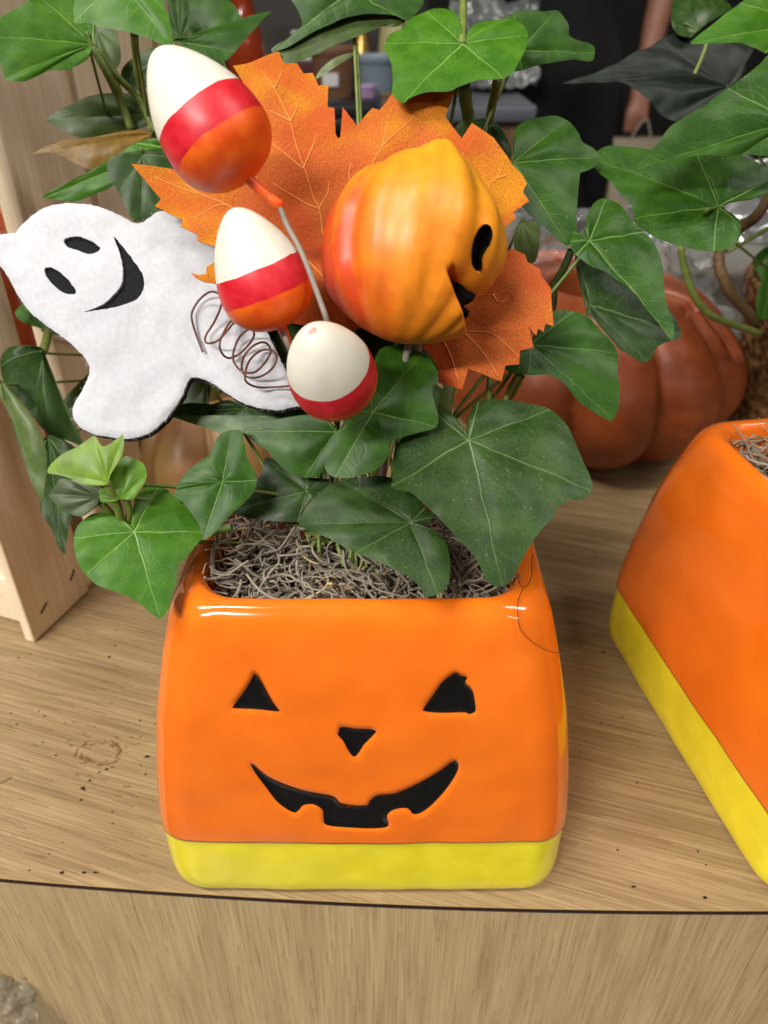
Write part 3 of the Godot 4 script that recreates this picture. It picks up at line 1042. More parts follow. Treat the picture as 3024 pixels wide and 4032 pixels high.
func _ready() -> void:
	# camera
	var cam := Camera3D.new()
	cam.name = "camera"
	cam.position = Vector3(0, 0.223, 0.129)
	cam.rotation_degrees = Vector3(-34, 0, 0)
	cam.fov = 66.99
	cam.near = 0.01
	cam.far = 60.0
	var lens := CameraAttributesPhysical.new()
	lens.frustum_focal_length = 18.13
	lens.exposure_aperture = 14.0
	lens.frustum_focus_distance = 0.185
	cam.attributes = lens
	add_child(cam)
	cam.current = true
	# the rest of the bright shop, as even light from all round
	var env := Environment.new()
	env.background_mode = Environment.BG_COLOR
	env.background_color = srgb(222, 222, 225)
	env.background_energy_multiplier = 0.085
	env.tonemap_mode = Environment.TONE_MAPPER_LINEAR
	env.tonemap_exposure = 1.15
	env.sdfgi_enabled = true
	env.ssao_enabled = true
	env.ssil_enabled = true
	var we := WorldEnvironment.new()
	we.name = "environment"
	we.environment = env
	add_child(we)
	make_materials()
	ceiling_light("fluorescent ceiling light with two tubes, above the shelf's front edge on the left", Vector3(-1.0, 1.9, 0.35), 1.5)
	ceiling_light("fluorescent ceiling light with two tubes, above the shelf's front edge on the right", Vector3(1.15, 1.9, 0.35), 0.8)
	ceiling_light("fluorescent ceiling light with two tubes, far in front of the shelf on the left", Vector3(-1.3, 1.9, 1.9), 6.0)
	ceiling_light("fluorescent ceiling light with two tubes, far in front of the shelf on the right", Vector3(1.4, 1.9, 2.6), 0.6)
	ceiling_light("fluorescent ceiling light with two tubes, behind the shelf on the left", Vector3(-1.0, 1.9, -1.6), 0.6)
	ceiling_light("fluorescent ceiling light with two tubes, behind the shelf on the right", Vector3(1.15, 1.9, -1.6), 0.6)
	shelf()
	shop()
	crate()
	planter("planter", "orange and yellow candy corn planter with black jack-o-lantern face", POT, 0.0, true)
	planter("planter", "orange and yellow planter without a face, right edge of the shelf", POT2, POT2_TURN, false)
	moss("moss", "grey brown dried moss filling the jack-o-lantern planter", POT, 0.0, 720, 5)
	moss("moss", "dried moss inside the faceless planter at the right edge", POT2, POT2_TURN, 300, 6)
	backdrop_pots()
	upper_shelf()
	plants()
	picks()
	details()

func shelf() -> void:
	var o := thing("display_shelf", "oak laminate shelf top with curved dark front edge and front panel", "shelf", Vector3.ZERO)
	var zf := func(x: float) -> float: return 0.0066 - 0.214 * (x - 0.1) * (x - 0.1)
	var nx := 121
	var dir := Vector2(0.955, 0.297)
	var make := func(y0: float, y1: float, z_out: float, flat: bool) -> G:
		var g := G.new()
		if flat:
			g.grid(nx, 40, func(i, j):
				var x: float = lerpf(-0.6, 0.75, i / float(nx - 1))
				return Vector3(x, y0, lerpf(zf.call(x) + z_out, -0.52, j / 39.0)))
		else:
			g.grid(nx, 2, func(i, j):
				var x: float = lerpf(-0.6, 0.75, i / float(nx - 1))
				return Vector3(x, lerpf(y0, y1, j), zf.call(x) + z_out))
		return g
	var top: G = make.call(0.0, 0.0, 0.0, true)
	for p in top.v:
		top.uv.append(Vector2(Vector2(p.x, p.z).dot(Vector2(-dir.y, dir.x)), Vector2(p.x, p.z).dot(dir)) / 0.3)
	part("shelf_top", top, M.oak_top, o)
	part("edge_lip", make.call(0.0, -0.0006, 0.0, false), M.edge_light, o)
	part("edge_band", make.call(-0.0006, -0.0026, -0.0002, false), M.edge_dark, o)
	var fr: G = make.call(-0.0026, -0.75, 0.0, false)
	for p in fr.v:
		fr.uv.append(Vector2(p.x, p.y) / 0.3)
	part("front_panel", fr, M.oak_front, o)
	var under := G.new()
	under.box(Vector3(0.075, -0.03, -0.4), Vector3(1.34, 0.05, 0.2), 0.002)
	part("back_rail", under, M.oak_front, o)

func upper_shelf() -> void:
	var o := thing("upper_shelf", "oak shelf board above the display, overhead and out of the picture", "shelf", Vector3(0, 0.46, -0.36))
	var g := G.new()
	g.box(Vector3.ZERO, Vector3(1.3, 0.02, 0.38), 0.001)
	part("board", g, M.edge_light, o)

func crate() -> void:
	var d := Vector3(0.335, 0, -0.942)
	var out := Vector3(0.942, 0, 0.335)
	var bas := Basis(out, Vector3.UP, -d)
	var at := Vector3(-0.1438, 0, -0.1048)
	var o := thing("wooden_crate", "pale pine crate of upright slats standing on the shelf, left side", "crate", at)
	var mats := [M.pine_a, M.pine_b, M.pine_c, M.pine_a, M.pine_b]
	var spans := [[0.0, 0.036], [0.051, 0.0885], [0.0935, 0.146], [0.15, 0.2]]
	for k in spans.size():
		var g := G.new()
		var w: float = spans[k][1] - spans[k][0]
		var th: float = 0.005 if k == 0 else 0.009
		g.box(Vector3.ZERO, Vector3(th, 0.27, w), 0.0008)
		var s := part("slat", g, mats[k], o, d * (spans[k][0] + w * 0.5) - out * th * 0.5 + Vector3(0, 0.135, 0))
		s.basis = bas
	# the front side seen almost edge on: a bottom rail and slats
	var rail := G.new()
	rail.box(Vector3.ZERO, Vector3(0.2, 0.024, 0.01), 0.0012)
	var r := part("rail", rail, M.pine_b, o, d * 0.012 - out * 0.112 + Vector3(0, 0.013, 0))
	r.basis = bas
	for k in 3:
		var g := G.new()
		g.box(Vector3.ZERO, Vector3(0.05, 0.235, 0.009), 0.0012)
		var s := part("slat", g, mats[k + 1], o, d * 0.013 - out * (0.05 + k * 0.062) + Vector3(0, 0.148, 0))
		s.basis = bas
	# staples driven into the near slat
	for p in [[0.0095, 0.0115, 0.5], [0.0285, 0.0145, 0.75]]:
		var g := G.new()
		g.box(Vector3.ZERO, Vector3(0.0007, 0.0009, 0.0052), 0.0002)
		var s := part("staple", g, M.edge_dark, o, d * p[0] + out * 0.0002 + Vector3(0, p[1], 0))
		s.basis = bas * Basis(Vector3.RIGHT, p[2])

func backdrop_pots() -> void:
	ceramic_pumpkin("ceramic_pumpkin", "ribbed orange ceramic pumpkin planter with a notched rim, behind the ivy", PUMPKIN_AT, 0.089, 0.089, 11, 0.0, M.pumpkin_glaze, true)
	ceramic_pumpkin("ceramic_pumpkin", "small tan ribbed ceramic pumpkin behind the ghost's legs", TAN_AT, 0.046, 0.062, 8, 0.2, M.tan_glaze)
	ceramic_pumpkin("ceramic_pumpkin", "pinkish orange ceramic pumpkin farthest back on the shelf behind the fabric leaf", PINK_AT, 0.05, 0.064, 10, 0.1, M.terracotta)
	simple_pot("flower_pot", "terracotta pot seen through the gap between the crate slats", TERRA_AT, 0.036, 0.042, 0.135, M.terracotta)
	simple_pot("flower_pot", "low dark brown bowl standing farthest back behind the pinkish pumpkin", Vector3(0.15, 0, -0.5), 0.035, 0.045, 0.05, M.brown_pot)
	simple_pot("flower_pot", "mottled glossy brown pot at the right edge behind the orange planter", BROWN_AT, 0.038, 0.047, 0.095, M.mottled_brown)
	var g := G.new()
	g.box(Vector3(0, 0.035, 0), Vector3(0.3, 0.07, 0.14), 0.004)
	var b := part("grey_box", g, M.grey_board, self, GREY_AT)
	tag(b, "plain grey box at the back right of the shelf", "box")
	film("plastic_wrap", "crumpled silvery wrap lying on the grey box", GREY_AT + Vector3(-0.06, 0.085, -0.02), Vector2(0.2, 0.1), Basis(Vector3.RIGHT, -0.9), 0.02, M.silver_film, 401)
	film("plastic_wrap", "clear wrap standing up behind the orange ceramic pumpkin's right shoulder", PUMPKIN_AT + Vector3(0.07, 0.07, -0.04), Vector2(0.07, 0.07), Basis(Vector3.UP, 0.7) * Basis(Vector3.RIGHT, -0.5), 0.01, M.clear_film, 402)
	film("plastic_wrap", "clear wrap between the pinkish pumpkin and the orange pumpkin", PUMPKIN_AT + Vector3(-0.02, 0.098, -0.05), Vector2(0.06, 0.04), Basis(Vector3.RIGHT, -0.5), 0.008, M.clear_film, 403)
	film("plastic_wrap", "grey crumpled plastic sticking out low at the front panel's left corner", WRAP_AT, Vector2(0.026, 0.032), Basis(Vector3.UP, 0.3) * Basis(Vector3.RIGHT, -0.35), 0.003, M.grey_film, 404)
	var tg := G.new()
	tg.box(Vector3.ZERO, Vector3(0.012, 0.03, 0.001), 0.0003)
	var t := part("plant_tag", tg, M.white_tag, self, POT2 + Vector3(-0.008, 0.104, -0.024))
	t.rotation = Vector3(-0.4, 0.3, 0.2)
	tag(t, "white plastic plant tag stuck into the faceless planter", "plant tag")

func plants() -> void:
	var P := {
		"ivy": thing("ivy_plant", "English ivy with lobed dark green leaves growing from the jack-o-lantern planter", "plant", POT + Vector3(0, 0.09, 0)),
		"pothos": thing("pothos_plant", "trailing plant with heart shaped leaves growing from the tan pumpkin beside the crate", "plant", TAN_AT + Vector3(0, 0.055, 0)),
		"rubber": thing("potted_plant", "ivy with twisted brown vine stems, growing at the right edge behind the faceless planter", "plant", BROWN_AT + Vector3(0, 0.08, 0)),
	}
	var rng := RandomNumberGenerator.new()
	rng.seed = 77
	leaf(P.pothos, "bright", Vector3(-0.0848, 0.2099, -0.1335), Vector3(-0.9130, 0.1300, 0.3866), Vector3(0.0996, -0.8481, 0.5203), [0, 0, 7, 27, 22, 47, 54, 68, 80, 80, 125, 84, 155, 101, 197, 119, 233, 118, 245, 107, 251, 74, 270, 38, 301, 1, 262, -34, 237, -53, 199, -79, 165, -103, 109, -137, 35, -139, 6, -100, -13, -57, -8, -27], [[-0.76, -1], [0.00, 0], [0.43, 1], [0.57, 2]], -0.10, 0.05, crown(P.pothos, rng), 300)
	leaf(P.pothos, "vivid", Vector3(-0.0695, 0.2246, -0.1193), Vector3(0.6402, -0.6369, 0.4296), Vector3(0.7682, 0.5307, -0.3580), [201, 0, 191, 12, 163, 29, 141, 42, 118, 46, 99, 62, 52, 69, 5, 44, -4, 8, -30, 9, -54, -46, -54, -109, -40, -137, -19, -157, -6, -160, 17, -136, 50, -116, 82, -90, 115, -64, 153, -37, 191, -15], [[-1.67, -1], [0.00, 0], [0.40, 1]], -0.10, 0.05, crown(P.pothos, rng), 301)
	leaf(P.pothos, "olive", Vector3(-0.0762, 0.1898, -0.1502), Vector3(-0.9856, -0.0140, 0.1686), Vector3(0.0841, -0.9050, 0.4170), [323, 0, 284, -22, 234, -43, 184, -60, 116, -69, 68, -67, 17, -57, -8, -28, 4, 28, 60, 49, 134, 61, 182, 62, 229, 57, 265, 41, 299, 17], [[-0.50, -1], [0.00, 0], [0.50, 1]], -0.06, 0.03, crown(P.pothos, rng), 302)
	leaf(P.pothos, "yellow", Vector3(-0.0740, 0.1850, -0.1421), Vector3(-0.9716, -0.1057, 0.2116), Vector3(0.1840, -0.8998, 0.3955), [388, 0, 362, -8, 322, -18, 273, -23, 203, -17, 131, -19, 82, -21, 35, -17, 1, 2, 45, 24, 96, 38, 151, 62, 202, 76, 245, 53, 277, 30, 305, 10, 350, -1], [[-0.50, -1], [0.00, 0], [0.50, 1]], -0.06, 0.03, crown(P.pothos, rng), 303)
	leaf(P.pothos, "bright", Vector3(-0.0664, 0.1827, -0.1309), Vector3(-0.9216, -0.2872, 0.2613), Vector3(0.3554, -0.8948, 0.2701), [414, 0, 377, -10, 315, -14, 252, -19, 194, -26, 150, -34, 90, -45, 27, -39, 8, -17, 1, 14, 52, 14, 121, -1, 161, -33, 185, -23, 205, 7, 208, 43, 269, 45, 328, 43, 361, 28, 392, 11], [[-0.50, -1], [0.00, 0], [0.50, 1]], -0.05, 0.04, crown(P.pothos, rng), 304)
	leaf(P.pothos, "dark", Vector3(-0.0721, 0.1822, -0.1233), Vector3(-0.0559, -0.8230, 0.5653), Vector3(0.9873, -0.1300, -0.0917), [45, -104, 17, -84, -2, -36, -19, 57, 29, 87, 60, 80, 119, 56, 151, 58, 183, 24, 197, 2, 191, -25, 150, -50, 115, -69, 81, -93], [[-0.50, -1], [0.00, 0], [0.50, 1]], -0.08, 0.04, crown(P.pothos, rng), 305)
	leaf(P.pothos, "dark", Vector3(-0.0742, 0.2038, -0.1596), Vector3(-0.9398, -0.2833, 0.1911), Vector3(0.3417, -0.7791, 0.5255), [-15, -42, 37, -43, 84, -31, 112, -14, 118, 10, 106, 44, 82, 65, 55, 65, 24, 66, -15, 16], [[-0.50, -1], [0.00, 0], [0.50, 1]], -0.08, 0.04, crown(P.pothos, rng), 306)
	leaf(P.pothos, "olive", Vector3(-0.0913, 0.2127, -0.1596), Vector3(0.4545, -0.7385, 0.4981), Vector3(0.8908, 0.3768, -0.2541), [-10, 1, 27, 52, 63, 48, 101, 36, 125, 19, 134, -3, 118, -16, 85, -27, 46, -29], [[-0.50, -1], [0.00, 0], [0.50, 1]], -0.08, 0.04, crown(P.pothos, rng), 307)
	leaf(P.ivy, "mid", Vector3(-0.0715, 0.2088, -0.1774), Vector3(0.9385, 0.2863, -0.1931), Vector3(-0.3454, 0.7780, -0.5248), [-4, 5, 55, -17, 116, -32, 194, -18, 259, -9, 348, 0, 314, -24, 270, -52, 213, -87, 158, -116, 111, -122, 89, -91, 48, -37], [[-0.50, -1], [0.00, 0], [0.50, 1]], -0.08, 0.06, crown(P.ivy, rng), 308)
	leaf(P.ivy, "mid", Vector3(-0.0094, 0.2229, -0.1423), Vector3(-0.8245, -0.4691, 0.3164), Vector3(0.5658, -0.6836, 0.4611), [281, -3, 240, 1, 205, 6, 172, -4, 160, -44, 148, -102, 56, -77, 7, -37, -5, -7, -55, -1, -109, 64, -160, 132, -129, 154, -86, 156, -66, 127, -14, 91, 51, 58, 115, 41, 177, 28, 242, 19], [[-0.67, -1], [0.00, 0], [2.08, 1]], -0.10, 0.05, crown(P.ivy, rng), 309)
	leaf(P.ivy, "olive", Vector3(0.0059, 0.2162, -0.1414), Vector3(-0.9313, -0.2724, 0.2420), Vector3(0.3644, -0.6961, 0.6186), [-11, 4, 27, -31, 104, -59, 168, -70, 238, -65, 313, -73, 397, -63, 376, -31, 378, 0, 352, 8, 323, -18, 259, -36, 199, -40, 140, -29, 84, -10, 36, 17], [[-0.50, -1], [0.00, 0], [0.50, 1]], -0.05, 0.03, crown(P.ivy, rng), 310)
	leaf(P.ivy, "pale", Vector3(-0.0085, 0.2062, -0.1613), Vector3(-0.8671, -0.4130, 0.2786), Vector3(0.4982, -0.7188, 0.4849), [158, 0, 128, -17, 79, -23, 27, -14, -2, 0, 34, -1, 80, -1, 134, 3], [[-0.50, -1], [0.00, 0], [0.50, 1]], -0.05, 0.02, crown(P.ivy, rng), 311)
	leaf(P.ivy, "vivid", Vector3(0.0192, 0.2121, -0.0928), Vector3(-0.6305, -0.4368, 0.6416), Vector3(0.7762, -0.3548, 0.5212), [-26, -11, -62, -58, -84, -85, -73, -120, -42, -145, 5, -158, 43, -152, 69, -166, 99, -161, 131, -140, 141, -118, 164, -89, 196, -61, 227, -36, 234, 0, 213, 6, 178, 26, 141, 67, 112, 82, 70, 106, 40, 134, -1, 150, -37, 143, -93, 127, -140, 99, -158, 69, -156, 39, -134, 13, -103, -8, -66, -18], [[-1.85, -2], [-0.96, -1], [0.00, 0], [1.40, 1], [2.50, 2]], -0.07, 0.05, crown(P.ivy, rng), 312)
	leaf(P.ivy, "mid", Vector3(0.0356, 0.2097, -0.1093), Vector3(1.0000, 0.0000, -0.0000), Vector3(-0.0000, 0.9153, -0.4028), [-43, 67, -19, 91, 29, 101, 62, 97, 100, 101, 117, 86, 132, 63, 134, 39, 162, 28, 187, 24, 204, 15, 206, -4, 197, -21, 148, -19, 107, -26, 58, -34, -3, -51, -40, -34, -66, 11], [[-1.35, -1], [0.00, 0], [0.79, 1]], -0.07, 0.05, crown(P.ivy, rng), 313)
	leaf(P.ivy, "dark", Vector3(0.0301, 0.1920, -0.1179), Vector3(0.1644, -0.8178, 0.5516), Vector3(0.9864, 0.1363, -0.0919), [7, -95, -9, -79, -11, -39, -1, 5, 28, 31, 71, 47, 107, 49, 146, 16, 114, -46, 61, -91], [[-0.50, -1], [0.00, 0], [0.50, 1]], -0.08, 0.05, crown(P.ivy, rng), 314)
	leaf(P.ivy, "mid2", Vector3(0.0333, 0.1860, -0.0873), Vector3(0.5708, -0.6589, 0.4900), Vector3(0.8077, 0.3430, -0.4796), [20, -48, 4, -16, -6, 2, -53, 42, -74, 68, -80, 93, -74, 131, -57, 182, -32, 206, -11, 216, 19, 215, 41, 209, 58, 217, 76, 228, 102, 227, 117, 199, 116, 162, 114, 147, 135, 126, 174, 91, 206, 61, 232, 46, 250, 17, 256, -1, 225, -17, 190, -26, 145, -44, 106, -51, 58, -66], [[0.00, 0], [1.15, 1], [1.70, 2]], -0.06, 0.05, crown(P.ivy, rng), 315)
	leaf(P.rubber, "vivid2", Vector3(0.0887, 0.1754, -0.0862), Vector3(-0.8926, 0.3100, -0.3273), Vector3(-0.4509, -0.6138, 0.6481), [357, -8, 352, -32, 333, -52, 287, -71, 232, -80, 184, -85, 117, -140, 39, -169, -30, -172, -74, -170, -109, -149, -102, -98, -72, -62, -35, -33, -12, -9, -30, 10, -61, 10, -77, 43, -82, 76, -67, 104, -44, 123, 5, 142, 60, 155, 108, 156, 145, 150, 181, 138, 206, 99, 230, 85, 259, 69, 288, 52, 333, 33], [[-2.16, -2], [-0.85, -1], [0.00, 0], [0.59, 1], [1.85, 2]], -0.06, 0.05, crown(P.rubber, rng), 316)
	leaf(P.rubber, "mid2", Vector3(0.0997, 0.1962, -0.0821), Vector3(-0.9612, -0.2288, 0.1544), Vector3(0.2760, -0.7968, 0.5375), [384, 0, 360, -24, 323, -42, 283, -73, 248, -83, 189, -98, 144, -116, 87, -135, 34, -156, 6, -171, -49, -171, -49, -100, -17, -31, -18, 48, 22, 77, 75, 67, 131, 45, 161, 40, 241, 14, 318, 7, 355, 1], [[-0.79, -1], [0.00, 0], [0.33, 1]], -0.06, 0.05, crown(P.rubber, rng), 317)
	leaf(P.rubber, "black", Vector3(0.1334, 0.1921, -0.2120), Vector3(-0.9944, 0.0635, 0.0844), Vector3(-0.0054, -0.8287, 0.5597), [645, 0, 588, -18, 521, -37, 436, -73, 375, -112, 325, -133, 264, -173, 214, -191, 158, -180, 64, -169, -31, -176, -101, -163, -82, -101, -57, -40, 0, 12, 63, 58, 138, 110, 200, 146, 250, 129, 299, 90, 343, 51, 392, 13, 435, -2, 484, -10, 545, -14, 600, -8], [[-0.50, -1], [0.00, 0], [0.50, 1]], -0.08, 0.06, crown(P.rubber, rng), 318)
	leaf(P.rubber, "gloss", Vector3(0.1194, 0.2106, -0.2185), Vector3(0.1961, 0.8129, -0.5483), Vector3(-0.9806, 0.1626, -0.1097), [33, 103, 92, 108, 133, 87, 162, -58, 138, -122, 98, -100, 59, -54, -12, -2, -35, 23, -31, 66, -1, 93], [[-0.50, -1], [0.00, 0], [0.50, 1]], -0.20, 0.05, crown(P.rubber, rng), 319)
	leaf(P.rubber, "vivid", Vector3(0.1189, 0.2152, -0.1311), Vector3(-0.9879, -0.1287, 0.0868), Vector3(0.1552, -0.8190, 0.5524), [311, 0, 295, -17, 251, -40, 203, -67, 155, -91, 107, -110, 18, -114, -12, -20, 23, 63, 69, 74, 109, 69, 149, 45, 182, 25, 238, 15], [[-0.50, -1], [0.00, 0], [0.50, 1]], -0.06, 0.05, crown(P.rubber, rng), 320)
	leaf(P.ivy, "mid2", Vector3(0.0525, 0.1698, -0.0740), Vector3(0.5953, -0.5472, 0.5883), Vector3(0.8035, 0.4055, -0.4359), [-25, 0, -49, 31, -70, 64, -77, 91, -72, 113, -43, 130, -8, 131, 25, 124, 56, 128, 84, 136, 117, 128, 150, 114, 184, 95, 222, 67, 256, 48, 294, 35, 315, 22, 332, -1, 303, 12, 255, 18, 209, 6, 164, -5, 131, -13, 93, -22, 67, -41, 40, -49, 12, -51, -15, -50, -30, -34, -45, -9], [[-1.41, -1], [0.00, 0], [1.12, 1], [2.11, 2]], -0.06, 0.05, crown(P.ivy, rng), 321)
	leaf(P.ivy, "dark", Vector3(0.0566, 0.1512, -0.0783), Vector3(0.9583, -0.2104, 0.1934), Vector3(0.2858, 0.7054, -0.6486), [-79, 138, -55, 146, 3, 144, 144, 106, 229, 43, 262, 2, 252, -20, 222, -39, 202, -63, 199, -87, 187, -107, 166, -110, 133, -99, 107, -96, 54, -60, 2, -25, -14, -6, -43, 50], [[-0.51, -1], [0.00, 0], [2.05, 1]], -0.06, 0.05, crown(P.ivy, rng), 322)
	leaf(P.ivy, "mid", Vector3(0.0383, 0.1463, -0.0629), Vector3(0.7259, -0.5025, 0.4697), Vector3(0.6878, 0.5303, -0.4957), [288, -1, 279, 34, 248, 73, 211, 107, 178, 146, 141, 157, 101, 160, 61, 163, 20, 148, -15, 115, -28, 61, -8, 15, -6, -29, -1, -71, -13, -88, 4, -95, 30, -82, 56, -63, 81, -36, 115, -21, 151, -19, 184, -27, 218, -23, 249, -17, 274, -10], [[0.00, 0], [0.67, 1], [1.44, 2]], -0.07, 0.05, crown(P.ivy, rng), 323)
	leaf(P.ivy, "big", Vector3(0.0198, 0.1353, -0.0313), Vector3(0.1686, -0.5266, 0.8332), Vector3(0.9857, 0.0901, -0.1425), [-17, 0, -35, -6, -62, -15, -82, -33, -92, -65, -69, -107, -34, -151, -9, -174, 31, -183, 62, -190, 91, -197, 111, -159, 134, -142, 169, -117, 199, -98, 233, -77, 266, -56, 306, -40, 336, -33, 353, -20, 359, -1, 351, 22, 318, 50, 292, 71, 253, 109, 241, 126, 229, 145, 205, 160, 193, 182, 187, 205, 189, 230, 180, 247, 162, 257, 135, 260, 98, 255, 47, 251, 8, 243, -20, 231, -48, 216, -66, 190, -80, 159, -90, 127, -97, 91, -99, 50, -85, 28, -49, 9], [[-2.54, -2], [-1.16, -1], [0.00, 0], [0.97, 1], [1.81, 2]], -0.05, 0.05, crown(P.ivy, rng), 324)
	leaf(P.ivy, "bright2", Vector3(-0.0026, 0.1425, -0.0314), Vector3(0.9775, -0.1507, 0.1475), Vector3(0.2109, 0.6987, -0.6836), [-22, 141, -2, 169, 34, 176, 75, 174, 103, 160, 125, 134, 132, 109, 124, 92, 126, 73, 136, 52, 149, 25, 149, -2, 112, -25, 80, -43, 55, -60, 58, -85, 48, -113, 28, -136, 2, -150, -20, -161, -55, -165, -76, -154, -84, -134, -83, -108, -78, -81, -66, -52, -51, -26, -27, -2, -25, 56], [[-1.89, -1], [0.00, 0], [1.12, 1]], -0.09, 0.08, crown(P.ivy, rng), 325)
	leaf(P.ivy, "mid", Vector3(-0.0120, 0.1322, -0.0413), Vector3(-0.9999, 0.0137, -0.0092), Vector3(-0.0165, -0.8289, 0.5591), [232, -2, 198, -14, 140, -30, 72, -41, 37, -36, 6, -17, -6, -2, -2, 29, 16, 67, 27, 94, 50, 114, 100, 111, 138, 85, 174, 47, 204, 28], [[0.00, 0], [0.98, 1]], -0.08, 0.06, crown(P.ivy, rng), 326)
	leaf(P.ivy, "pale2", Vector3(-0.0205, 0.1291, -0.0562), Vector3(-1.0000, 0.0046, -0.0031), Vector3(-0.0056, -0.8290, 0.5592), [370, 0, 304, 8, 242, 16, 160, 9, 78, -4, 0, -6, 37, 17, 119, 38, 201, 55, 234, 47, 283, 30, 333, 14], [[-0.50, -1], [0.00, 0], [0.50, 1]], -0.06, 0.02, crown(P.ivy, rng), 327)
	leaf(P.ivy, "bright2", Vector3(-0.0389, 0.1250, -0.0293), Vector3(0.9989, 0.0334, -0.0324), Vector3(-0.0465, 0.7173, -0.6952), [-6, 2, -26, 32, -31, 66, -22, 89, -6, 119, 24, 130, 46, 127, 53, 101, 60, 62, 75, 31, 82, 4, 83, -2, 74, -30, 51, -55, 21, -80, -8, -109, -31, -130, -49, -136, -56, -106, -89, -53, -115, -29, -111, -10, -100, 12, -81, 34, -55, 52, -29, 64, -15, 31], [[-3.02, -2], [-1.92, -1], [0.00, 0], [1.39, 1]], -0.07, 0.09, crown(P.ivy, rng), 328)
	leaf(P.ivy, "dark", Vector3(-0.0197, 0.1167, -0.0382), Vector3(-0.9711, -0.1594, 0.1776), Vector3(0.2386, -0.6486, 0.7227), [206, -2, 180, -27, 143, -52, 106, -73, 85, -115, 42, -87, 3, -43, -49, -22, -64, -14, -33, 16, 8, 36, 33, 59, 40, 72, 85, 61, 141, 41, 178, 23], [[-0.91, -1], [0.00, 0], [1.06, 1]], -0.07, 0.05, crown(P.ivy, rng), 329)
	leaf(P.ivy, "darkbig", Vector3(0.0064, 0.1180, -0.0221), Vector3(-1.0000, 0.0039, -0.0064), Vector3(-0.0075, -0.5225, 0.8526), [267, 2, 260, -28, 247, -49, 215, -86, 182, -112, 133, -120, 76, -125, 39, -117, 1, -88, -35, -39, -54, -19, -42, -3, -13, 3, -53, 18, -74, 37, -86, 65, -91, 107, -86, 148, -68, 171, -39, 182, -25, 171, -15, 153, 10, 134, 45, 116, 85, 97, 129, 78, 169, 55, 202, 35, 232, 24], [[-2.36, -2], [-0.59, -1], [0.00, 0], [0.52, 1], [1.91, 2]], -0.05, 0.05, crown(P.ivy, rng), 330)
	leaf(P.ivy, "front", Vector3(-0.0602, 0.1150, -0.0225), Vector3(0.3791, -0.5224, 0.7638), Vector3(0.9094, 0.0576, -0.4120), [-21, -4, -49, -26, -70, -50, -77, -77, -69, -101, -51, -123, -25, -134, 2, -139, 35, -139, 62, -132, 100, -113, 126, -85, 153, -53, 176, -34, 200, -20, 219, -7, 225, 0, 208, 25, 181, 39, 155, 58, 119, 72, 102, 96, 76, 133, 57, 154, 28, 159, -10, 148, -39, 129, -70, 115, -95, 99, -108, 72, -105, 49, -88, 29, -62, 15, -31, 3], [[-1.79, -2], [-1.08, -1], [0.00, 0], [1.27, 1], [2.44, 2]], -0.06, 0.05, crown(P.ivy, rng), 331)
	leaf(P.ivy, "glow", Vector3(-0.0639, 0.1292, -0.0225), Vector3(-0.9860, 0.1380, -0.0931), Vector3(-0.1665, -0.8175, 0.5514), [140, 2, 136, -17, 112, -46, 80, -69, 52, -97, 42, -97, 22, -79, -2, -97, -17, -114, -24, -94, -25, -65, -17, -46, -7, -23, -5, 6, 16, 12, 44, 15, 74, 9, 96, 5, 118, 2], [[-1.74, -2], [-1.10, -1], [0.00, 0]], -0.06, 0.05, crown(P.ivy, rng), 332)
	leaf(P.ivy, "grey", Vector3(-0.0678, 0.1230, -0.0255), Vector3(-0.9972, 0.0617, -0.0416), Vector3(-0.0744, -0.8267, 0.5576), [123, -2, 108, -21, 98, -37, 73, -37, 35, -27, 2, -26, -3, 0, -1, 18, 12, 30, 33, 47, 55, 48, 86, 36, 105, 23, 121, 9], [[-0.50, -1], [0.00, 0], [0.50, 1]], -0.12, 0.12, crown(P.ivy, rng), 333)
	leaf(P.ivy, "glow2", Vector3(-0.0617, 0.1241, -0.0238), Vector3(0.0384, 0.8284, -0.5588), Vector3(-0.9993, 0.0319, -0.0215), [2, 55, 27, 52, 57, 28, 96, 4, 92, -22, 82, -44, 60, -54, 35, -50, 12, -36, -6, -26, -6, 3, -13, 18, -13, 47], [[-0.76, -1], [0.00, 0], [1.53, 1]], -0.15, 0.12, crown(P.ivy, rng), 334)
	leaf(P.pothos, "dark2", Vector3(-0.1152, 0.1220, -0.1189), Vector3(0.3417, -0.7791, 0.5255), Vector3(0.9398, 0.2833, -0.1911), [4, 4, -20, -23, -39, -77, -40, -116, -12, -148, 33, -162, 85, -156, 132, -134, 194, -118, 244, -102, 281, -77, 311, -38, 340, 2, 283, 6, 215, -14, 142, -15, 66, -10], [[-0.50, -1], [0.00, 0], [0.50, 1]], -0.10, 0.20, crown(P.pothos, rng), 335)
	leaf(P.pothos, "light", Vector3(-0.1246, 0.1173, -0.1037), Vector3(0.2907, -0.7932, 0.5350), Vector3(0.9568, 0.2410, -0.1625), [-11, -2, 31, 17, 86, 42, 145, 61, 211, 72, 272, 65, 328, 42, 374, 20, 415, 0, 360, -9, 280, -12, 177, -6, 86, -10, 31, -20], [[-0.50, -1], [0.00, 0], [0.50, 1]], -0.08, 0.05, crown(P.pothos, rng), 336)
	leaf(P.pothos, "darkvar", Vector3(-0.1195, 0.0913, -0.1139), Vector3(0.1609, -0.7466, 0.6455), Vector3(0.9870, 0.1217, -0.1052), [8, -17, -3, 17, 21, 58, 55, 93, 96, 105, 148, 77, 219, 36, 288, 47, 319, 36, 376, 13, 420, 0, 393, -16, 318, -35, 265, -55, 227, -55, 140, -37, 63, -26], [[-0.50, -1], [0.00, 0], [0.50, 1]], -0.08, 0.06, crown(P.pothos, rng), 337)
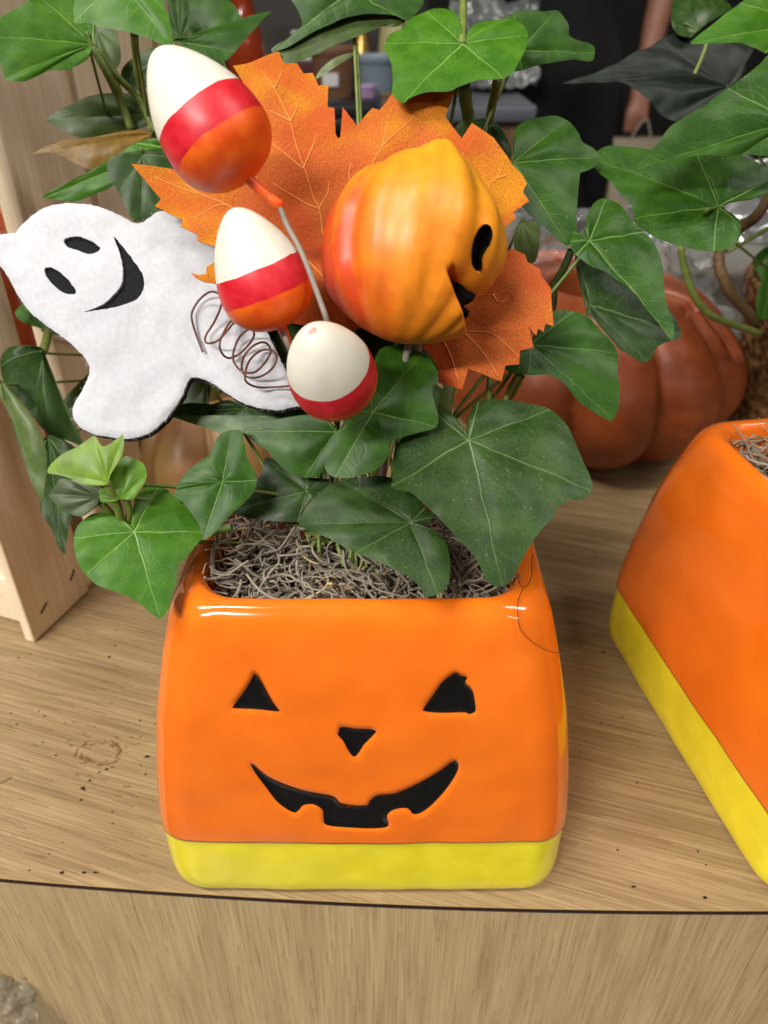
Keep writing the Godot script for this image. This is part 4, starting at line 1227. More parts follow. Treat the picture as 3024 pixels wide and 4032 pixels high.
	leaf(P.pothos, "olive", Vector3(-0.1094, 0.1054, -0.1354), Vector3(-0.4527, -0.7392, 0.4986), Vector3(0.8917, -0.3753, 0.2531), [157, -32, 101, -35, 42, -7, -9, 5, 39, 23, 100, 16, 156, 19, 207, 19, 198, -14], [[-0.50, -1], [0.00, 0], [0.50, 1]], -0.08, 0.03, crown(P.pothos, rng), 338)
	leaf(P.pothos, "bright", Vector3(-0.1250, 0.1196, -0.1450), Vector3(-0.8710, 0.4073, -0.2747), Vector3(-0.4913, -0.7221, 0.4870), [127, 6, 125, -24, 117, -45, 81, -39, 19, -22, -6, 0, 28, 9, 80, 19], [[-0.50, -1], [0.00, 0], [0.50, 1]], -0.06, 0.03, crown(P.pothos, rng), 339)
	leaf(P.ivy, "pale2", Vector3(0.0136, 0.1327, -0.0658), Vector3(0.5983, -0.6643, 0.4481), Vector3(0.8013, 0.4960, -0.3346), [-6, -1, 21, 21, 53, 21, 79, 0, 54, -30, 26, -22], [[-0.50, -1], [0.00, 0], [0.50, 1]], -0.08, 0.03, crown(P.ivy, rng), 340)
	leaf(P.ivy, "palegreen", Vector3(0.0412, 0.1653, -0.1119), Vector3(0.3448, -0.7782, 0.5249), Vector3(0.9387, 0.2859, -0.1928), [20, -27, 0, 0, 18, 48, 59, 40, 120, 5, 112, -31, 80, -49], [[-0.50, -1], [0.00, 0], [0.50, 1]], -0.15, 0.03, crown(P.ivy, rng), 341)
	leaf(P.rubber, "mid", Vector3(0.1817, 0.1240, -0.2384), Vector3(-0.1322, -0.8218, 0.5543), Vector3(0.9912, -0.1096, 0.0739), [63, -89, -3, -30, -5, 36, 279, 81, 331, 14, 323, -29, 224, -50, 185, -26, 138, -54, 98, -81], [[-0.50, -1], [0.00, 0], [0.50, 1]], -0.08, 0.05, crown(P.rubber, rng), 342)
	leaf(P.ivy, "dark", Vector3(-0.0257, 0.1357, -0.0594), Vector3(-0.8412, 0.4483, -0.3024), Vector3(-0.5408, -0.6974, 0.4704), [136, 0, 137, -77, 100, -155, 13, -186, -71, -162, -136, -107, -113, 10, -35, 55, 47, 79, 102, 46], [[-2.42, -1], [0.00, 0]], -0.08, 0.05, crown(P.ivy, rng), 343)
	leaf(P.ivy, "dark", Vector3(-0.0376, 0.1282, -0.0627), Vector3(-0.9965, -0.0688, 0.0464), Vector3(0.0830, -0.8262, 0.5573), [204, 0, 189, -20, 150, -27, 113, -14, 49, -25, -26, -2, -105, 13, -150, 34, -39, 46, 87, 31, 171, 15], [[-0.50, -1], [0.00, 0], [0.50, 1]], -0.06, 0.05, crown(P.ivy, rng), 344)
	leaf(P.ivy, "olive", Vector3(-0.0538, 0.1237, -0.0875), Vector3(-0.0312, -0.8286, 0.5589), Vector3(0.9995, -0.0259, 0.0175), [54, -78, -7, -71, -22, -34, -9, 2, 18, 12, 75, 0, 57, -24], [[-0.50, -1], [0.00, 0], [0.50, 1]], -0.06, 0.05, crown(P.ivy, rng), 345)
	leaf(P.ivy, "dark", Vector3(0.0030, 0.1390, -0.0737), Vector3(-0.7071, 0.5862, -0.3954), Vector3(-0.7071, -0.5862, 0.3954), [209, -3, 164, -79, 61, -121, -30, -182, -106, -136, -112, -39, -45, 45, 61, 91, 155, 64], [[-2.10, -1], [0.00, 0]], -0.08, 0.05, crown(P.ivy, rng), 346)
	leaf(P.ivy, "dark", Vector3(-0.0723, 0.2085, -0.1929), Vector3(-0.1186, 0.8232, -0.5552), Vector3(-0.9929, -0.0983, 0.0663), [177, 26, 189, -12, 159, -36, 102, -45, 48, -42, -5, -16, -1, 22, 56, 29], [[-0.50, -1], [0.00, 0], [0.50, 1]], -0.10, 0.12, crown(P.ivy, rng), 347)
	leaf(P.ivy, "mid", Vector3(-0.0607, 0.2045, -0.2023), Vector3(-0.5547, 0.6898, -0.4653), Vector3(-0.8321, -0.4599, 0.3102), [203, 28, 232, -32, 197, -104, 126, -139, 55, -132, 8, -60, -8, -2, 46, 38, 121, 49], [[-1.01, -1], [0.00, 0]], -0.10, 0.05, crown(P.ivy, rng), 348)
	leaf(P.ivy, "dark", Vector3(-0.0302, 0.1831, -0.1194), Vector3(0.6753, 0.0764, 0.7336), Vector3(0.5435, 0.6209, -0.5650), [-15, -4, -80, 33, -104, 116, -43, 171, 39, 134, 87, 168, 128, 106, 206, 66, 283, 3, 198, -80, 123, -107, 107, -158, 34, -144, -41, -164, -91, -100, -74, -43], [[-2.10, -2], [-0.95, -1], [0.00, 0], [0.95, 1], [2.10, 2]], -0.08, 0.06, crown(P.ivy, rng), 349)
	leaf(P.ivy, "dark", Vector3(-0.0078, 0.1697, -0.1080), Vector3(-0.1320, -0.0050, 0.9912), Vector3(0.9621, 0.2399, 0.1294), [-14, -8, -83, 38, -107, 130, -59, 187, 37, 168, 110, 188, 142, 125, 239, 82, 334, 8, 225, -77, 141, -128, 113, -205, 49, -171, -54, -199, -121, -131, -96, -45], [[-2.10, -2], [-0.95, -1], [0.00, 0], [0.95, 1], [2.10, 2]], -0.08, 0.06, crown(P.ivy, rng), 350)
	leaf(P.ivy, "dark", Vector3(-0.0060, 0.1637, -0.1336), Vector3(0.5665, -0.4575, 0.6854), Vector3(0.6568, -0.2517, -0.7108), [-18, -2, -72, 54, -103, 112, -58, 184, 26, 139, 101, 177, 141, 107, 211, 80, 294, -9, 217, -83, 142, -102, 98, -181, 33, -149, -58, -176, -102, -115, -84, -50], [[-2.10, -2], [-0.95, -1], [0.00, 0], [0.95, 1], [2.10, 2]], -0.08, 0.06, crown(P.ivy, rng), 351)
	leaf(P.ivy, "dark", Vector3(-0.0290, 0.1797, -0.1090), Vector3(-0.8630, -0.2388, 0.4452), Vector3(0.4366, 0.0906, 0.8951), [-24, 10, -94, 62, -125, 142, -76, 211, 53, 196, 131, 215, 168, 139, 266, 106, 373, 4, 268, -104, 175, -119, 120, -206, 56, -182, -77, -208, -141, -130, -94, -66], [[-2.10, -2], [-0.95, -1], [0.00, 0], [0.95, 1], [2.10, 2]], -0.08, 0.06, crown(P.ivy, rng), 352)
	leaf(P.ivy, "mid", Vector3(0.0020, 0.1667, -0.1186), Vector3(-0.5710, -0.5713, 0.5896), Vector3(0.8148, -0.3071, 0.4917), [-18, 5, -78, 36, -109, 118, -57, 170, 40, 144, 98, 176, 124, 92, 205, 67, 286, -4, 207, -84, 117, -93, 108, -172, 30, -151, -41, -168, -106, -99, -77, -36], [[-2.10, -2], [-0.95, -1], [0.00, 0], [0.95, 1], [2.10, 2]], -0.08, 0.06, crown(P.ivy, rng), 353)
	leaf(P.ivy, "dark", Vector3(-0.0253, 0.1627, -0.1332), Vector3(0.8914, -0.3047, -0.3353), Vector3(-0.1937, 0.4127, -0.8900), [-28, -5, -86, 50, -119, 129, -53, 203, 33, 179, 112, 212, 169, 132, 241, 90, 361, 0, 259, -95, 147, -133, 135, -215, 49, -167, -60, -207, -124, -142, -84, -53], [[-2.10, -2], [-0.95, -1], [0.00, 0], [0.95, 1], [2.10, 2]], -0.08, 0.06, crown(P.ivy, rng), 354)
	leaf(P.ivy, "dark", Vector3(-0.0309, 0.1531, -0.1162), Vector3(0.7185, -0.1299, 0.6832), Vector3(0.6800, -0.0751, -0.7294), [-23, -6, -65, 33, -87, 101, -46, 156, 34, 127, 85, 167, 113, 98, 187, 67, 261, -9, 199, -65, 125, -89, 104, -165, 33, -135, -46, -150, -90, -94, -79, -36], [[-2.10, -2], [-0.95, -1], [0.00, 0], [0.95, 1], [2.10, 2]], -0.08, 0.06, crown(P.ivy, rng), 355)
	leaf(P.ivy, "dark", Vector3(0.0075, 0.1737, -0.1400), Vector3(0.7966, -0.3710, 0.4772), Vector3(0.5882, 0.2934, -0.7536), [-19, 4, -73, 41, -100, 113, -49, 174, 29, 139, 92, 160, 131, 98, 199, 80, 279, -2, 189, -74, 123, -90, 101, -168, 38, -132, -44, -165, -96, -108, -72, -49], [[-2.10, -2], [-0.95, -1], [0.00, 0], [0.95, 1], [2.10, 2]], -0.08, 0.06, crown(P.ivy, rng), 356)
	leaf(P.ivy, "dark", Vector3(-0.0232, 0.1692, -0.1029), Vector3(0.9772, 0.1790, -0.1139), Vector3(-0.1842, 0.4499, -0.8739), [-11, -5, -66, 33, -104, 116, -47, 169, 36, 135, 84, 165, 117, 104, 192, 72, 274, 7, 193, -76, 119, -104, 100, -169, 26, -134, -49, -166, -104, -110, -81, -50], [[-2.10, -2], [-0.95, -1], [0.00, 0], [0.95, 1], [2.10, 2]], -0.08, 0.06, crown(P.ivy, rng), 357)
	leaf(P.ivy, "dark", Vector3(-0.0291, 0.1645, -0.1029), Vector3(0.8854, -0.4648, 0.0090), Vector3(0.0112, 0.0020, -0.9999), [-7, 0, -60, 36, -86, 104, -41, 154, 27, 122, 83, 144, 112, 97, 178, 75, 262, -1, 185, -61, 107, -88, 95, -148, 35, -128, -39, -145, -97, -102, -71, -44], [[-2.10, -2], [-0.95, -1], [0.00, 0], [0.95, 1], [2.10, 2]], -0.08, 0.06, crown(P.ivy, rng), 358)
	leaf(P.ivy, "mid", Vector3(-0.0146, 0.1724, -0.1227), Vector3(-0.6100, 0.2199, 0.7613), Vector3(0.6869, -0.3322, 0.6464), [-31, 4, -93, 52, -128, 125, -59, 209, 47, 177, 99, 193, 144, 130, 249, 101, 327, 4, 232, -95, 155, -123, 131, -191, 43, -172, -67, -199, -130, -129, -89, -48], [[-2.10, -2], [-0.95, -1], [0.00, 0], [0.95, 1], [2.10, 2]], -0.08, 0.06, crown(P.ivy, rng), 359)
	leaf(P.ivy, "dark", Vector3(-0.0023, 0.1508, -0.1140), Vector3(0.6491, -0.4375, 0.6223), Vector3(0.6744, 0.7094, -0.2048), [-15, 7, -84, 47, -112, 116, -63, 173, 31, 160, 90, 184, 125, 117, 207, 71, 297, 9, 217, -71, 133, -115, 103, -179, 46, -158, -59, -171, -115, -105, -84, -43], [[-2.10, -2], [-0.95, -1], [0.00, 0], [0.95, 1], [2.10, 2]], -0.08, 0.06, crown(P.ivy, rng), 360)
	leaf(P.ivy, "dark", Vector3(-0.0329, 0.1587, -0.1145), Vector3(0.5383, -0.5880, 0.6038), Vector3(0.7502, 0.0078, -0.6612), [-14, 2, -71, 47, -94, 119, -57, 173, 24, 134, 85, 177, 134, 104, 197, 84, 289, 0, 209, -69, 124, -98, 100, -171, 32, -145, -59, -159, -107, -112, -79, -44], [[-2.10, -2], [-0.95, -1], [0.00, 0], [0.95, 1], [2.10, 2]], -0.08, 0.06, crown(P.ivy, rng), 361)
	leaf(P.ivy, "dark", Vector3(0.0117, 0.1563, -0.1068), Vector3(0.8925, -0.1335, 0.4308), Vector3(0.4468, 0.1312, -0.8849), [-22, -3, -64, 34, -90, 106, -37, 156, 35, 122, 92, 153, 110, 81, 185, 67, 261, 7, 185, -73, 110, -89, 82, -159, 24, -125, -53, -145, -95, -101, -76, -34], [[-2.10, -2], [-0.95, -1], [0.00, 0], [0.95, 1], [2.10, 2]], -0.08, 0.06, crown(P.ivy, rng), 362)
	leaf(P.ivy, "mid", Vector3(-0.0070, 0.1543, -0.0971), Vector3(-0.3912, -0.4934, 0.7768), Vector3(0.7083, 0.3776, 0.5965), [-19, 3, -71, 49, -88, 100, -51, 162, 33, 135, 96, 156, 120, 89, 201, 74, 284, -6, 198, -70, 112, -90, 104, -170, 40, -132, -46, -161, -101, -113, -73, -33], [[-2.10, -2], [-0.95, -1], [0.00, 0], [0.95, 1], [2.10, 2]], -0.08, 0.06, crown(P.ivy, rng), 363)
	leaf(P.ivy, "dark", Vector3(0.0006, 0.1523, -0.1090), Vector3(0.8915, -0.4279, 0.1486), Vector3(0.1533, -0.0238, -0.9879), [-9, -3, -93, 52, -108, 131, -68, 185, 42, 156, 98, 197, 149, 105, 221, 95, 337, 0, 231, -96, 144, -119, 107, -199, 42, -173, -67, -200, -104, -115, -75, -47], [[-2.10, -2], [-0.95, -1], [0.00, 0], [0.95, 1], [2.10, 2]], -0.08, 0.06, crown(P.ivy, rng), 364)
	leaf(P.ivy, "dark", Vector3(0.0014, 0.1734, -0.1251), Vector3(-0.9022, -0.1258, 0.4125), Vector3(0.4234, -0.4392, 0.7923), [-13, 2, -76, 40, -120, 125, -47, 193, 50, 177, 109, 183, 147, 127, 228, 89, 333, 2, 238, -77, 138, -124, 127, -186, 43, -165, -55, -200, -108, -134, -97, -55], [[-2.10, -2], [-0.95, -1], [0.00, 0], [0.95, 1], [2.10, 2]], -0.08, 0.06, crown(P.ivy, rng), 365)
	leaf(P.ivy, "mid", Vector3(0.0004, 0.1721, -0.1194), Vector3(-0.6937, 0.0961, 0.7138), Vector3(0.4980, -0.6520, 0.5717), [-27, 9, -92, 52, -121, 131, -48, 196, 39, 164, 97, 190, 146, 116, 229, 93, 325, -6, 234, -88, 157, -127, 115, -207, 36, -174, -62, -196, -117, -138, -97, -50], [[-2.10, -2], [-0.95, -1], [0.00, 0], [0.95, 1], [2.10, 2]], -0.08, 0.06, crown(P.ivy, rng), 366)
	leaf(P.ivy, "dark", Vector3(0.0045, 0.1775, -0.1115), Vector3(0.7652, 0.2023, 0.6112), Vector3(0.4827, 0.4478, -0.7527), [-11, 8, -72, 49, -106, 108, -51, 162, 34, 155, 91, 166, 136, 96, 204, 69, 292, 0, 211, -70, 132, -100, 108, -177, 34, -137, -52, -170, -99, -111, -68, -35], [[-2.10, -2], [-0.95, -1], [0.00, 0], [0.95, 1], [2.10, 2]], -0.08, 0.06, crown(P.ivy, rng), 367)
	leaf(P.ivy, "dark", Vector3(0.0053, 0.1607, -0.1218), Vector3(-0.6514, -0.4721, 0.5940), Vector3(0.6828, -0.0233, 0.7303), [-8, 6, -81, 60, -107, 133, -62, 196, 45, 173, 117, 201, 151, 111, 238, 80, 337, -7, 224, -77, 155, -122, 107, -188, 45, -174, -51, -188, -115, -132, -98, -59], [[-2.10, -2], [-0.95, -1], [0.00, 0], [0.95, 1], [2.10, 2]], -0.08, 0.06, crown(P.ivy, rng), 368)
	leaf(P.ivy, "dark", Vector3(-0.0191, 0.1555, -0.1014), Vector3(-0.5505, -0.3727, 0.7470), Vector3(0.8343, -0.2139, 0.5081), [-25, 10, -83, 42, -116, 118, -63, 191, 46, 161, 106, 188, 134, 101, 233, 92, 306, 6, 213, -78, 129, -106, 108, -176, 42, -153, -65, -193, -102, -122, -78, -46], [[-2.10, -2], [-0.95, -1], [0.00, 0], [0.95, 1], [2.10, 2]], -0.08, 0.06, crown(P.ivy, rng), 369)
	leaf(P.rubber, "vivid2", Vector3(0.1447, 0.2320, -0.1305), Vector3(0.4044, -0.4991, 0.7664), Vector3(0.8620, 0.4881, -0.1370), [-24, 3, -90, 36, -116, 124, -48, 184, 47, 168, 96, 195, 152, 124, 231, 82, 323, 3, 230, -92, 150, -112, 104, -193, 28, -162, -66, -188, -118, -115, -79, -54], [[-2.10, -2], [-0.95, -1], [0.00, 0], [0.95, 1], [2.10, 2]], -0.08, 0.06, crown(P.rubber, rng), 370)
	leaf(P.rubber, "dark", Vector3(0.2129, 0.1885, -0.2252), Vector3(-0.4348, -0.6563, 0.6166), Vector3(0.7503, 0.1146, 0.6510), [-13, -6, -68, 53, -111, 118, -55, 164, 28, 152, 95, 174, 122, 97, 206, 78, 302, -1, 205, -69, 134, -99, 110, -174, 29, -156, -48, -168, -96, -104, -78, -43], [[-2.10, -2], [-0.95, -1], [0.00, 0], [0.95, 1], [2.10, 2]], -0.08, 0.06, crown(P.rubber, rng), 371)
	leaf(P.rubber, "vivid2", Vector3(0.1900, 0.2119, -0.2429), Vector3(0.3876, -0.0905, 0.9174), Vector3(0.9145, -0.0879, -0.3950), [-19, 2, -75, 34, -98, 108, -52, 158, 31, 141, 80, 165, 113, 105, 189, 79, 267, 0, 190, -67, 127, -104, 88, -158, 30, -140, -51, -165, -96, -107, -80, -41], [[-2.10, -2], [-0.95, -1], [0.00, 0], [0.95, 1], [2.10, 2]], -0.08, 0.06, crown(P.rubber, rng), 372)
	leaf(P.rubber, "vivid2", Vector3(0.1767, 0.2022, -0.1765), Vector3(-0.9983, -0.0486, -0.0333), Vector3(0.0063, -0.6497, 0.7602), [-19, 6, -97, 52, -108, 115, -53, 188, 44, 175, 94, 191, 145, 127, 242, 76, 320, -2, 239, -80, 146, -106, 123, -184, 41, -170, -52, -188, -106, -133, -98, -52], [[-2.10, -2], [-0.95, -1], [0.00, 0], [0.95, 1], [2.10, 2]], -0.08, 0.06, crown(P.rubber, rng), 373)
	leaf(P.rubber, "mid2", Vector3(0.1768, 0.1885, -0.1923), Vector3(-0.7093, -0.4451, 0.5466), Vector3(0.6455, -0.0986, 0.7573), [-21, 5, -75, 46, -115, 127, -55, 202, 42, 162, 98, 200, 152, 119, 220, 90, 328, 5, 231, -93, 155, -110, 116, -185, 32, -163, -57, -202, -108, -125, -85, -40], [[-2.10, -2], [-0.95, -1], [0.00, 0], [0.95, 1], [2.10, 2]], -0.08, 0.06, crown(P.rubber, rng), 374)
	leaf(P.rubber, "vivid2", Vector3(0.2047, 0.1968, -0.2391), Vector3(-0.0737, -0.2210, 0.9725), Vector3(0.9106, -0.4126, -0.0248), [-21, 8, -77, 54, -108, 133, -62, 201, 31, 153, 105, 183, 137, 117, 221, 83, 321, 10, 219, -85, 142, -122, 111, -194, 34, -161, -56, -191, -116, -121, -86, -56], [[-2.10, -2], [-0.95, -1], [0.00, 0], [0.95, 1], [2.10, 2]], -0.08, 0.06, crown(P.rubber, rng), 375)
	leaf(P.rubber, "mid", Vector3(0.1288, 0.2010, -0.1085), Vector3(0.7790, -0.3910, 0.4902), Vector3(0.6246, 0.4147, -0.6618), [-28, 12, -98, 57, -138, 127, -73, 216, 36, 190, 109, 219, 171, 134, 269, 105, 375, -11, 258, -102, 159, -123, 135, -222, 34, -194, -58, -206, -139, -149, -106, -41], [[-2.10, -2], [-0.95, -1], [0.00, 0], [0.95, 1], [2.10, 2]], -0.08, 0.06, crown(P.rubber, rng), 376)
	leaf(P.rubber, "dark", Vector3(0.1873, 0.1890, -0.2230), Vector3(-0.5435, -0.3754, 0.7508), Vector3(0.7386, 0.2111, 0.6402), [-19, -3, -75, 42, -98, 102, -46, 156, 26, 124, 87, 149, 113, 96, 193, 76, 274, -1, 192, -71, 117, -95, 101, -153, 28, -142, -52, -154, -100, -101, -61, -37], [[-2.10, -2], [-0.95, -1], [0.00, 0], [0.95, 1], [2.10, 2]], -0.08, 0.06, crown(P.rubber, rng), 377)
	leaf(P.rubber, "mid2", Vector3(0.2772, 0.2177, -0.3002), Vector3(0.9323, 0.2820, 0.2266), Vector3(0.1256, 0.3353, -0.9337), [-11, -1, -81, 34, -95, 111, -43, 158, 33, 134, 93, 161, 119, 101, 193, 81, 277, -4, 205, -79, 121, -94, 101, -160, 40, -132, -58, -169, -101, -112, -67, -43], [[-2.10, -2], [-0.95, -1], [0.00, 0], [0.95, 1], [2.10, 2]], -0.08, 0.06, crown(P.rubber, rng), 378)
	leaf(P.rubber, "mid2", Vector3(0.1383, 0.2171, -0.1613), Vector3(-0.6253, -0.3837, 0.6796), Vector3(0.7357, -0.5804, 0.3491), [-16, 4, -79, 40, -99, 115, -49, 169, 27, 146, 80, 156, 125, 98, 196, 75, 274, 3, 193, -71, 126, -101, 103, -156, 42, -147, -50, -169, -104, -106, -68, -48], [[-2.10, -2], [-0.95, -1], [0.00, 0], [0.95, 1], [2.10, 2]], -0.08, 0.06, crown(P.rubber, rng), 379)
	leaf(P.rubber, "mid", Vector3(0.1936, 0.1761, -0.1491), Vector3(0.5878, -0.2824, 0.7581), Vector3(0.7707, -0.0895, -0.6309), [-23, -9, -87, 44, -136, 147, -70, 205, 39, 185, 108, 206, 147, 120, 260, 98, 362, 10, 242, -100, 162, -130, 139, -218, 54, -173, -58, -200, -128, -141, -96, -46], [[-2.10, -2], [-0.95, -1], [0.00, 0], [0.95, 1], [2.10, 2]], -0.08, 0.06, crown(P.rubber, rng), 380)
	leaf(P.rubber, "dark", Vector3(0.2710, 0.2277, -0.2879), Vector3(0.7956, -0.0525, 0.6036), Vector3(0.6039, -0.0102, -0.7970), [-25, -6, -94, 43, -105, 116, -61, 179, 40, 165, 96, 195, 130, 104, 216, 91, 310, 5, 219, -89, 132, -105, 110, -178, 42, -158, -57, -186, -111, -111, -91, -54], [[-2.10, -2], [-0.95, -1], [0.00, 0], [0.95, 1], [2.10, 2]], -0.08, 0.06, crown(P.rubber, rng), 381)
	leaf(P.rubber, "vivid2", Vector3(0.1301, 0.2171, -0.1094), Vector3(0.9497, 0.2865, -0.1269), Vector3(-0.1610, 0.0988, -0.9820), [-23, 3, -74, 38, -90, 104, -52, 152, 35, 133, 84, 156, 120, 99, 185, 61, 254, 3, 188, -70, 119, -97, 90, -156, 35, -122, -50, -161, -94, -93, -60, -46], [[-2.10, -2], [-0.95, -1], [0.00, 0], [0.95, 1], [2.10, 2]], -0.08, 0.06, crown(P.rubber, rng), 382)
	leaf(P.rubber, "vivid2", Vector3(0.2098, 0.1809, -0.1958), Vector3(-0.8450, 0.0456, 0.5329), Vector3(0.3866, -0.6364, 0.6675), [-19, 8, -72, 35, -100, 110, -46, 163, 32, 141, 90, 165, 119, 90, 186, 66, 266, 1, 196, -64, 111, -97, 87, -153, 39, -136, -43, -153, -91, -102, -64, -42], [[-2.10, -2], [-0.95, -1], [0.00, 0], [0.95, 1], [2.10, 2]], -0.08, 0.06, crown(P.rubber, rng), 383)
	leaf(P.rubber, "mid2", Vector3(0.2532, 0.1693, -0.2441), Vector3(0.7463, -0.3511, 0.5654), Vector3(0.5225, -0.2172, -0.8245), [-10, 2, -76, 42, -106, 120, -49, 179, 26, 135, 87, 166, 137, 94, 204, 83, 285, -4, 198, -85, 129, -100, 96, -169, 34, -140, -56, -175, -94, -106, -71, -45], [[-2.10, -2], [-0.95, -1], [0.00, 0], [0.95, 1], [2.10, 2]], -0.08, 0.06, crown(P.rubber, rng), 384)
	leaf(P.rubber, "mid", Vector3(0.1632, 0.2040, -0.1802), Vector3(-0.1967, -0.5571, 0.8068), Vector3(0.9804, -0.1007, 0.1694), [-20, 8, -97, 61, -116, 128, -55, 195, 45, 183, 119, 202, 151, 116, 258, 95, 359, 0, 247, -82, 166, -118, 128, -197, 37, -180, -55, -202, -117, -129, -95, -61], [[-2.10, -2], [-0.95, -1], [0.00, 0], [0.95, 1], [2.10, 2]], -0.08, 0.06, crown(P.rubber, rng), 385)
	leaf(P.rubber, "vivid2", Vector3(0.2063, 0.1869, -0.2178), Vector3(-0.6322, 0.1916, -0.7507), Vector3(-0.6721, -0.6177, 0.4083), [-27, 0, -109, 50, -128, 151, -72, 205, 52, 193, 118, 215, 171, 128, 257, 95, 359, -5, 254, -108, 160, -121, 138, -224, 39, -173, -52, -219, -137, -131, -102, -49], [[-2.10, -2], [-0.95, -1], [0.00, 0], [0.95, 1], [2.10, 2]], -0.08, 0.06, crown(P.rubber, rng), 386)
	leaf(P.rubber, "dark", Vector3(0.2056, 0.2168, -0.2491), Vector3(-0.1149, -0.5049, 0.8555), Vector3(0.9017, 0.3084, 0.3031), [-11, -8, -93, 42, -121, 133, -49, 199, 35, 170, 114, 196, 150, 118, 217, 81, 318, 0, 230, -76, 137, -103, 106, -184, 33, -160, -54, -200, -112, -120, -91, -56], [[-2.10, -2], [-0.95, -1], [0.00, 0], [0.95, 1], [2.10, 2]], -0.08, 0.06, crown(P.rubber, rng), 387)
	leaf(P.rubber, "mid2", Vector3(0.1289, 0.2293, -0.1368), Vector3(-0.7240, -0.1453, 0.6743), Vector3(0.6843, -0.2745, 0.6755), [-24, 6, -79, 41, -96, 116, -60, 177, 30, 158, 103, 168, 125, 110, 213, 76, 302, -7, 212, -78, 142, -104, 108, -187, 35, -149, -49, -181, -97, -111, -75, -34], [[-2.10, -2], [-0.95, -1], [0.00, 0], [0.95, 1], [2.10, 2]], -0.08, 0.06, crown(P.rubber, rng), 388)
	leaf(P.rubber, "mid2", Vector3(0.1751, 0.1692, -0.1465), Vector3(0.6204, -0.2546, 0.7418), Vector3(0.7609, 0.4247, -0.4906), [-9, 9, -87, 37, -95, 108, -49, 172, 43, 147, 100, 163, 138, 106, 203, 84, 283, 0, 216, -76, 125, -100, 95, -180, 40, -141, -49, -182, -97, -105, -82, -49], [[-2.10, -2], [-0.95, -1], [0.00, 0], [0.95, 1], [2.10, 2]], -0.08, 0.06, crown(P.rubber, rng), 389)
	leaf(P.rubber, "mid2", Vector3(0.1915, 0.1680, -0.1785), Vector3(0.7433, 0.3127, 0.5913), Vector3(0.5278, 0.2690, -0.8057), [-20, 4, -84, 36, -112, 131, -49, 178, 43, 161, 99, 179, 140, 109, 220, 92, 326, -11, 221, -74, 145, -109, 107, -192, 32, -169, -53, -194, -104, -123, -91, -44], [[-2.10, -2], [-0.95, -1], [0.00, 0], [0.95, 1], [2.10, 2]], -0.08, 0.06, crown(P.rubber, rng), 390)
	leaf(P.rubber, "vivid2", Vector3(0.2281, 0.1271, -0.1763), Vector3(-0.8059, -0.3928, 0.4430), Vector3(0.5856, -0.4185, 0.6942), [-22, -8, -70, 32, -89, 102, -46, 155, 26, 122, 89, 152, 108, 88, 188, 60, 263, -7, 188, -67, 106, -94, 88, -149, 35, -122, -50, -149, -85, -103, -62, -42], [[-2.10, -2], [-0.95, -1], [0.00, 0], [0.95, 1], [2.10, 2]], -0.08, 0.06, crown(P.rubber, rng), 391)
	leaf(P.rubber, "mid", Vector3(0.1747, 0.1711, -0.1758), Vector3(-0.0767, -0.4722, 0.8781), Vector3(0.8703, -0.4615, -0.1721), [-20, -5, -89, 45, -109, 116, -57, 188, 40, 159, 106, 197, 134, 125, 234, 84, 326, -2, 220, -86, 148, -120, 120, -187, 39, -157, -53, -182, -104, -129, -90, -58], [[-2.10, -2], [-0.95, -1], [0.00, 0], [0.95, 1], [2.10, 2]], -0.08, 0.06, crown(P.rubber, rng), 392)
	leaf(P.rubber, "mid2", Vector3(0.2394, 0.1660, -0.1904), Vector3(0.6390, -0.5253, 0.5620), Vector3(0.7670, 0.3789, -0.5179), [-11, -1, -67, 31, -94, 100, -55, 160, 40, 138, 95, 149, 120, 95, 187, 76, 265, -7, 191, -64, 115, -91, 87, -148, 40, -142, -44, -149, -94, -110, -66, -39], [[-2.10, -2], [-0.95, -1], [0.00, 0], [0.95, 1], [2.10, 2]], -0.08, 0.06, crown(P.rubber, rng), 393)
	leaf(P.rubber, "vivid2", Vector3(0.1803, 0.1732, -0.1609), Vector3(-0.9635, -0.2470, 0.1031), Vector3(0.1637, -0.2390, 0.9571), [-20, 1, -65, 32, -102, 95, -53, 152, 35, 125, 84, 157, 118, 89, 179, 70, 271, 6, 188, -65, 120, -91, 89, -163, 36, -128, -54, -153, -87, -104, -77, -36], [[-2.10, -2], [-0.95, -1], [0.00, 0], [0.95, 1], [2.10, 2]], -0.08, 0.06, crown(P.rubber, rng), 394)
	leaf(P.rubber, "mid", Vector3(0.2229, 0.1338, -0.1859), Vector3(-0.6948, -0.2823, 0.6615), Vector3(0.7089, -0.4244, 0.5634), [-25, -2, -72, 36, -109, 113, -43, 171, 44, 159, 96, 171, 143, 106, 205, 73, 291, -9, 217, -89, 138, -112, 116, -169, 29, -155, -55, -173, -109, -115, -75, -52], [[-2.10, -2], [-0.95, -1], [0.00, 0], [0.95, 1], [2.10, 2]], -0.08, 0.06, crown(P.rubber, rng), 395)
	leaf(P.rubber, "mid2", Vector3(0.1644, 0.1597, -0.1260), Vector3(0.8161, 0.1743, 0.5510), Vector3(0.3844, 0.5483, -0.7427), [-12, 11, -101, 42, -120, 130, -75, 219, 47, 185, 107, 218, 153, 128, 260, 92, 359, 8, 260, -87, 148, -120, 120, -218, 46, -174, -60, -213, -127, -136, -103, -56], [[-2.10, -2], [-0.95, -1], [0.00, 0], [0.95, 1], [2.10, 2]], -0.08, 0.06, crown(P.rubber, rng), 396)
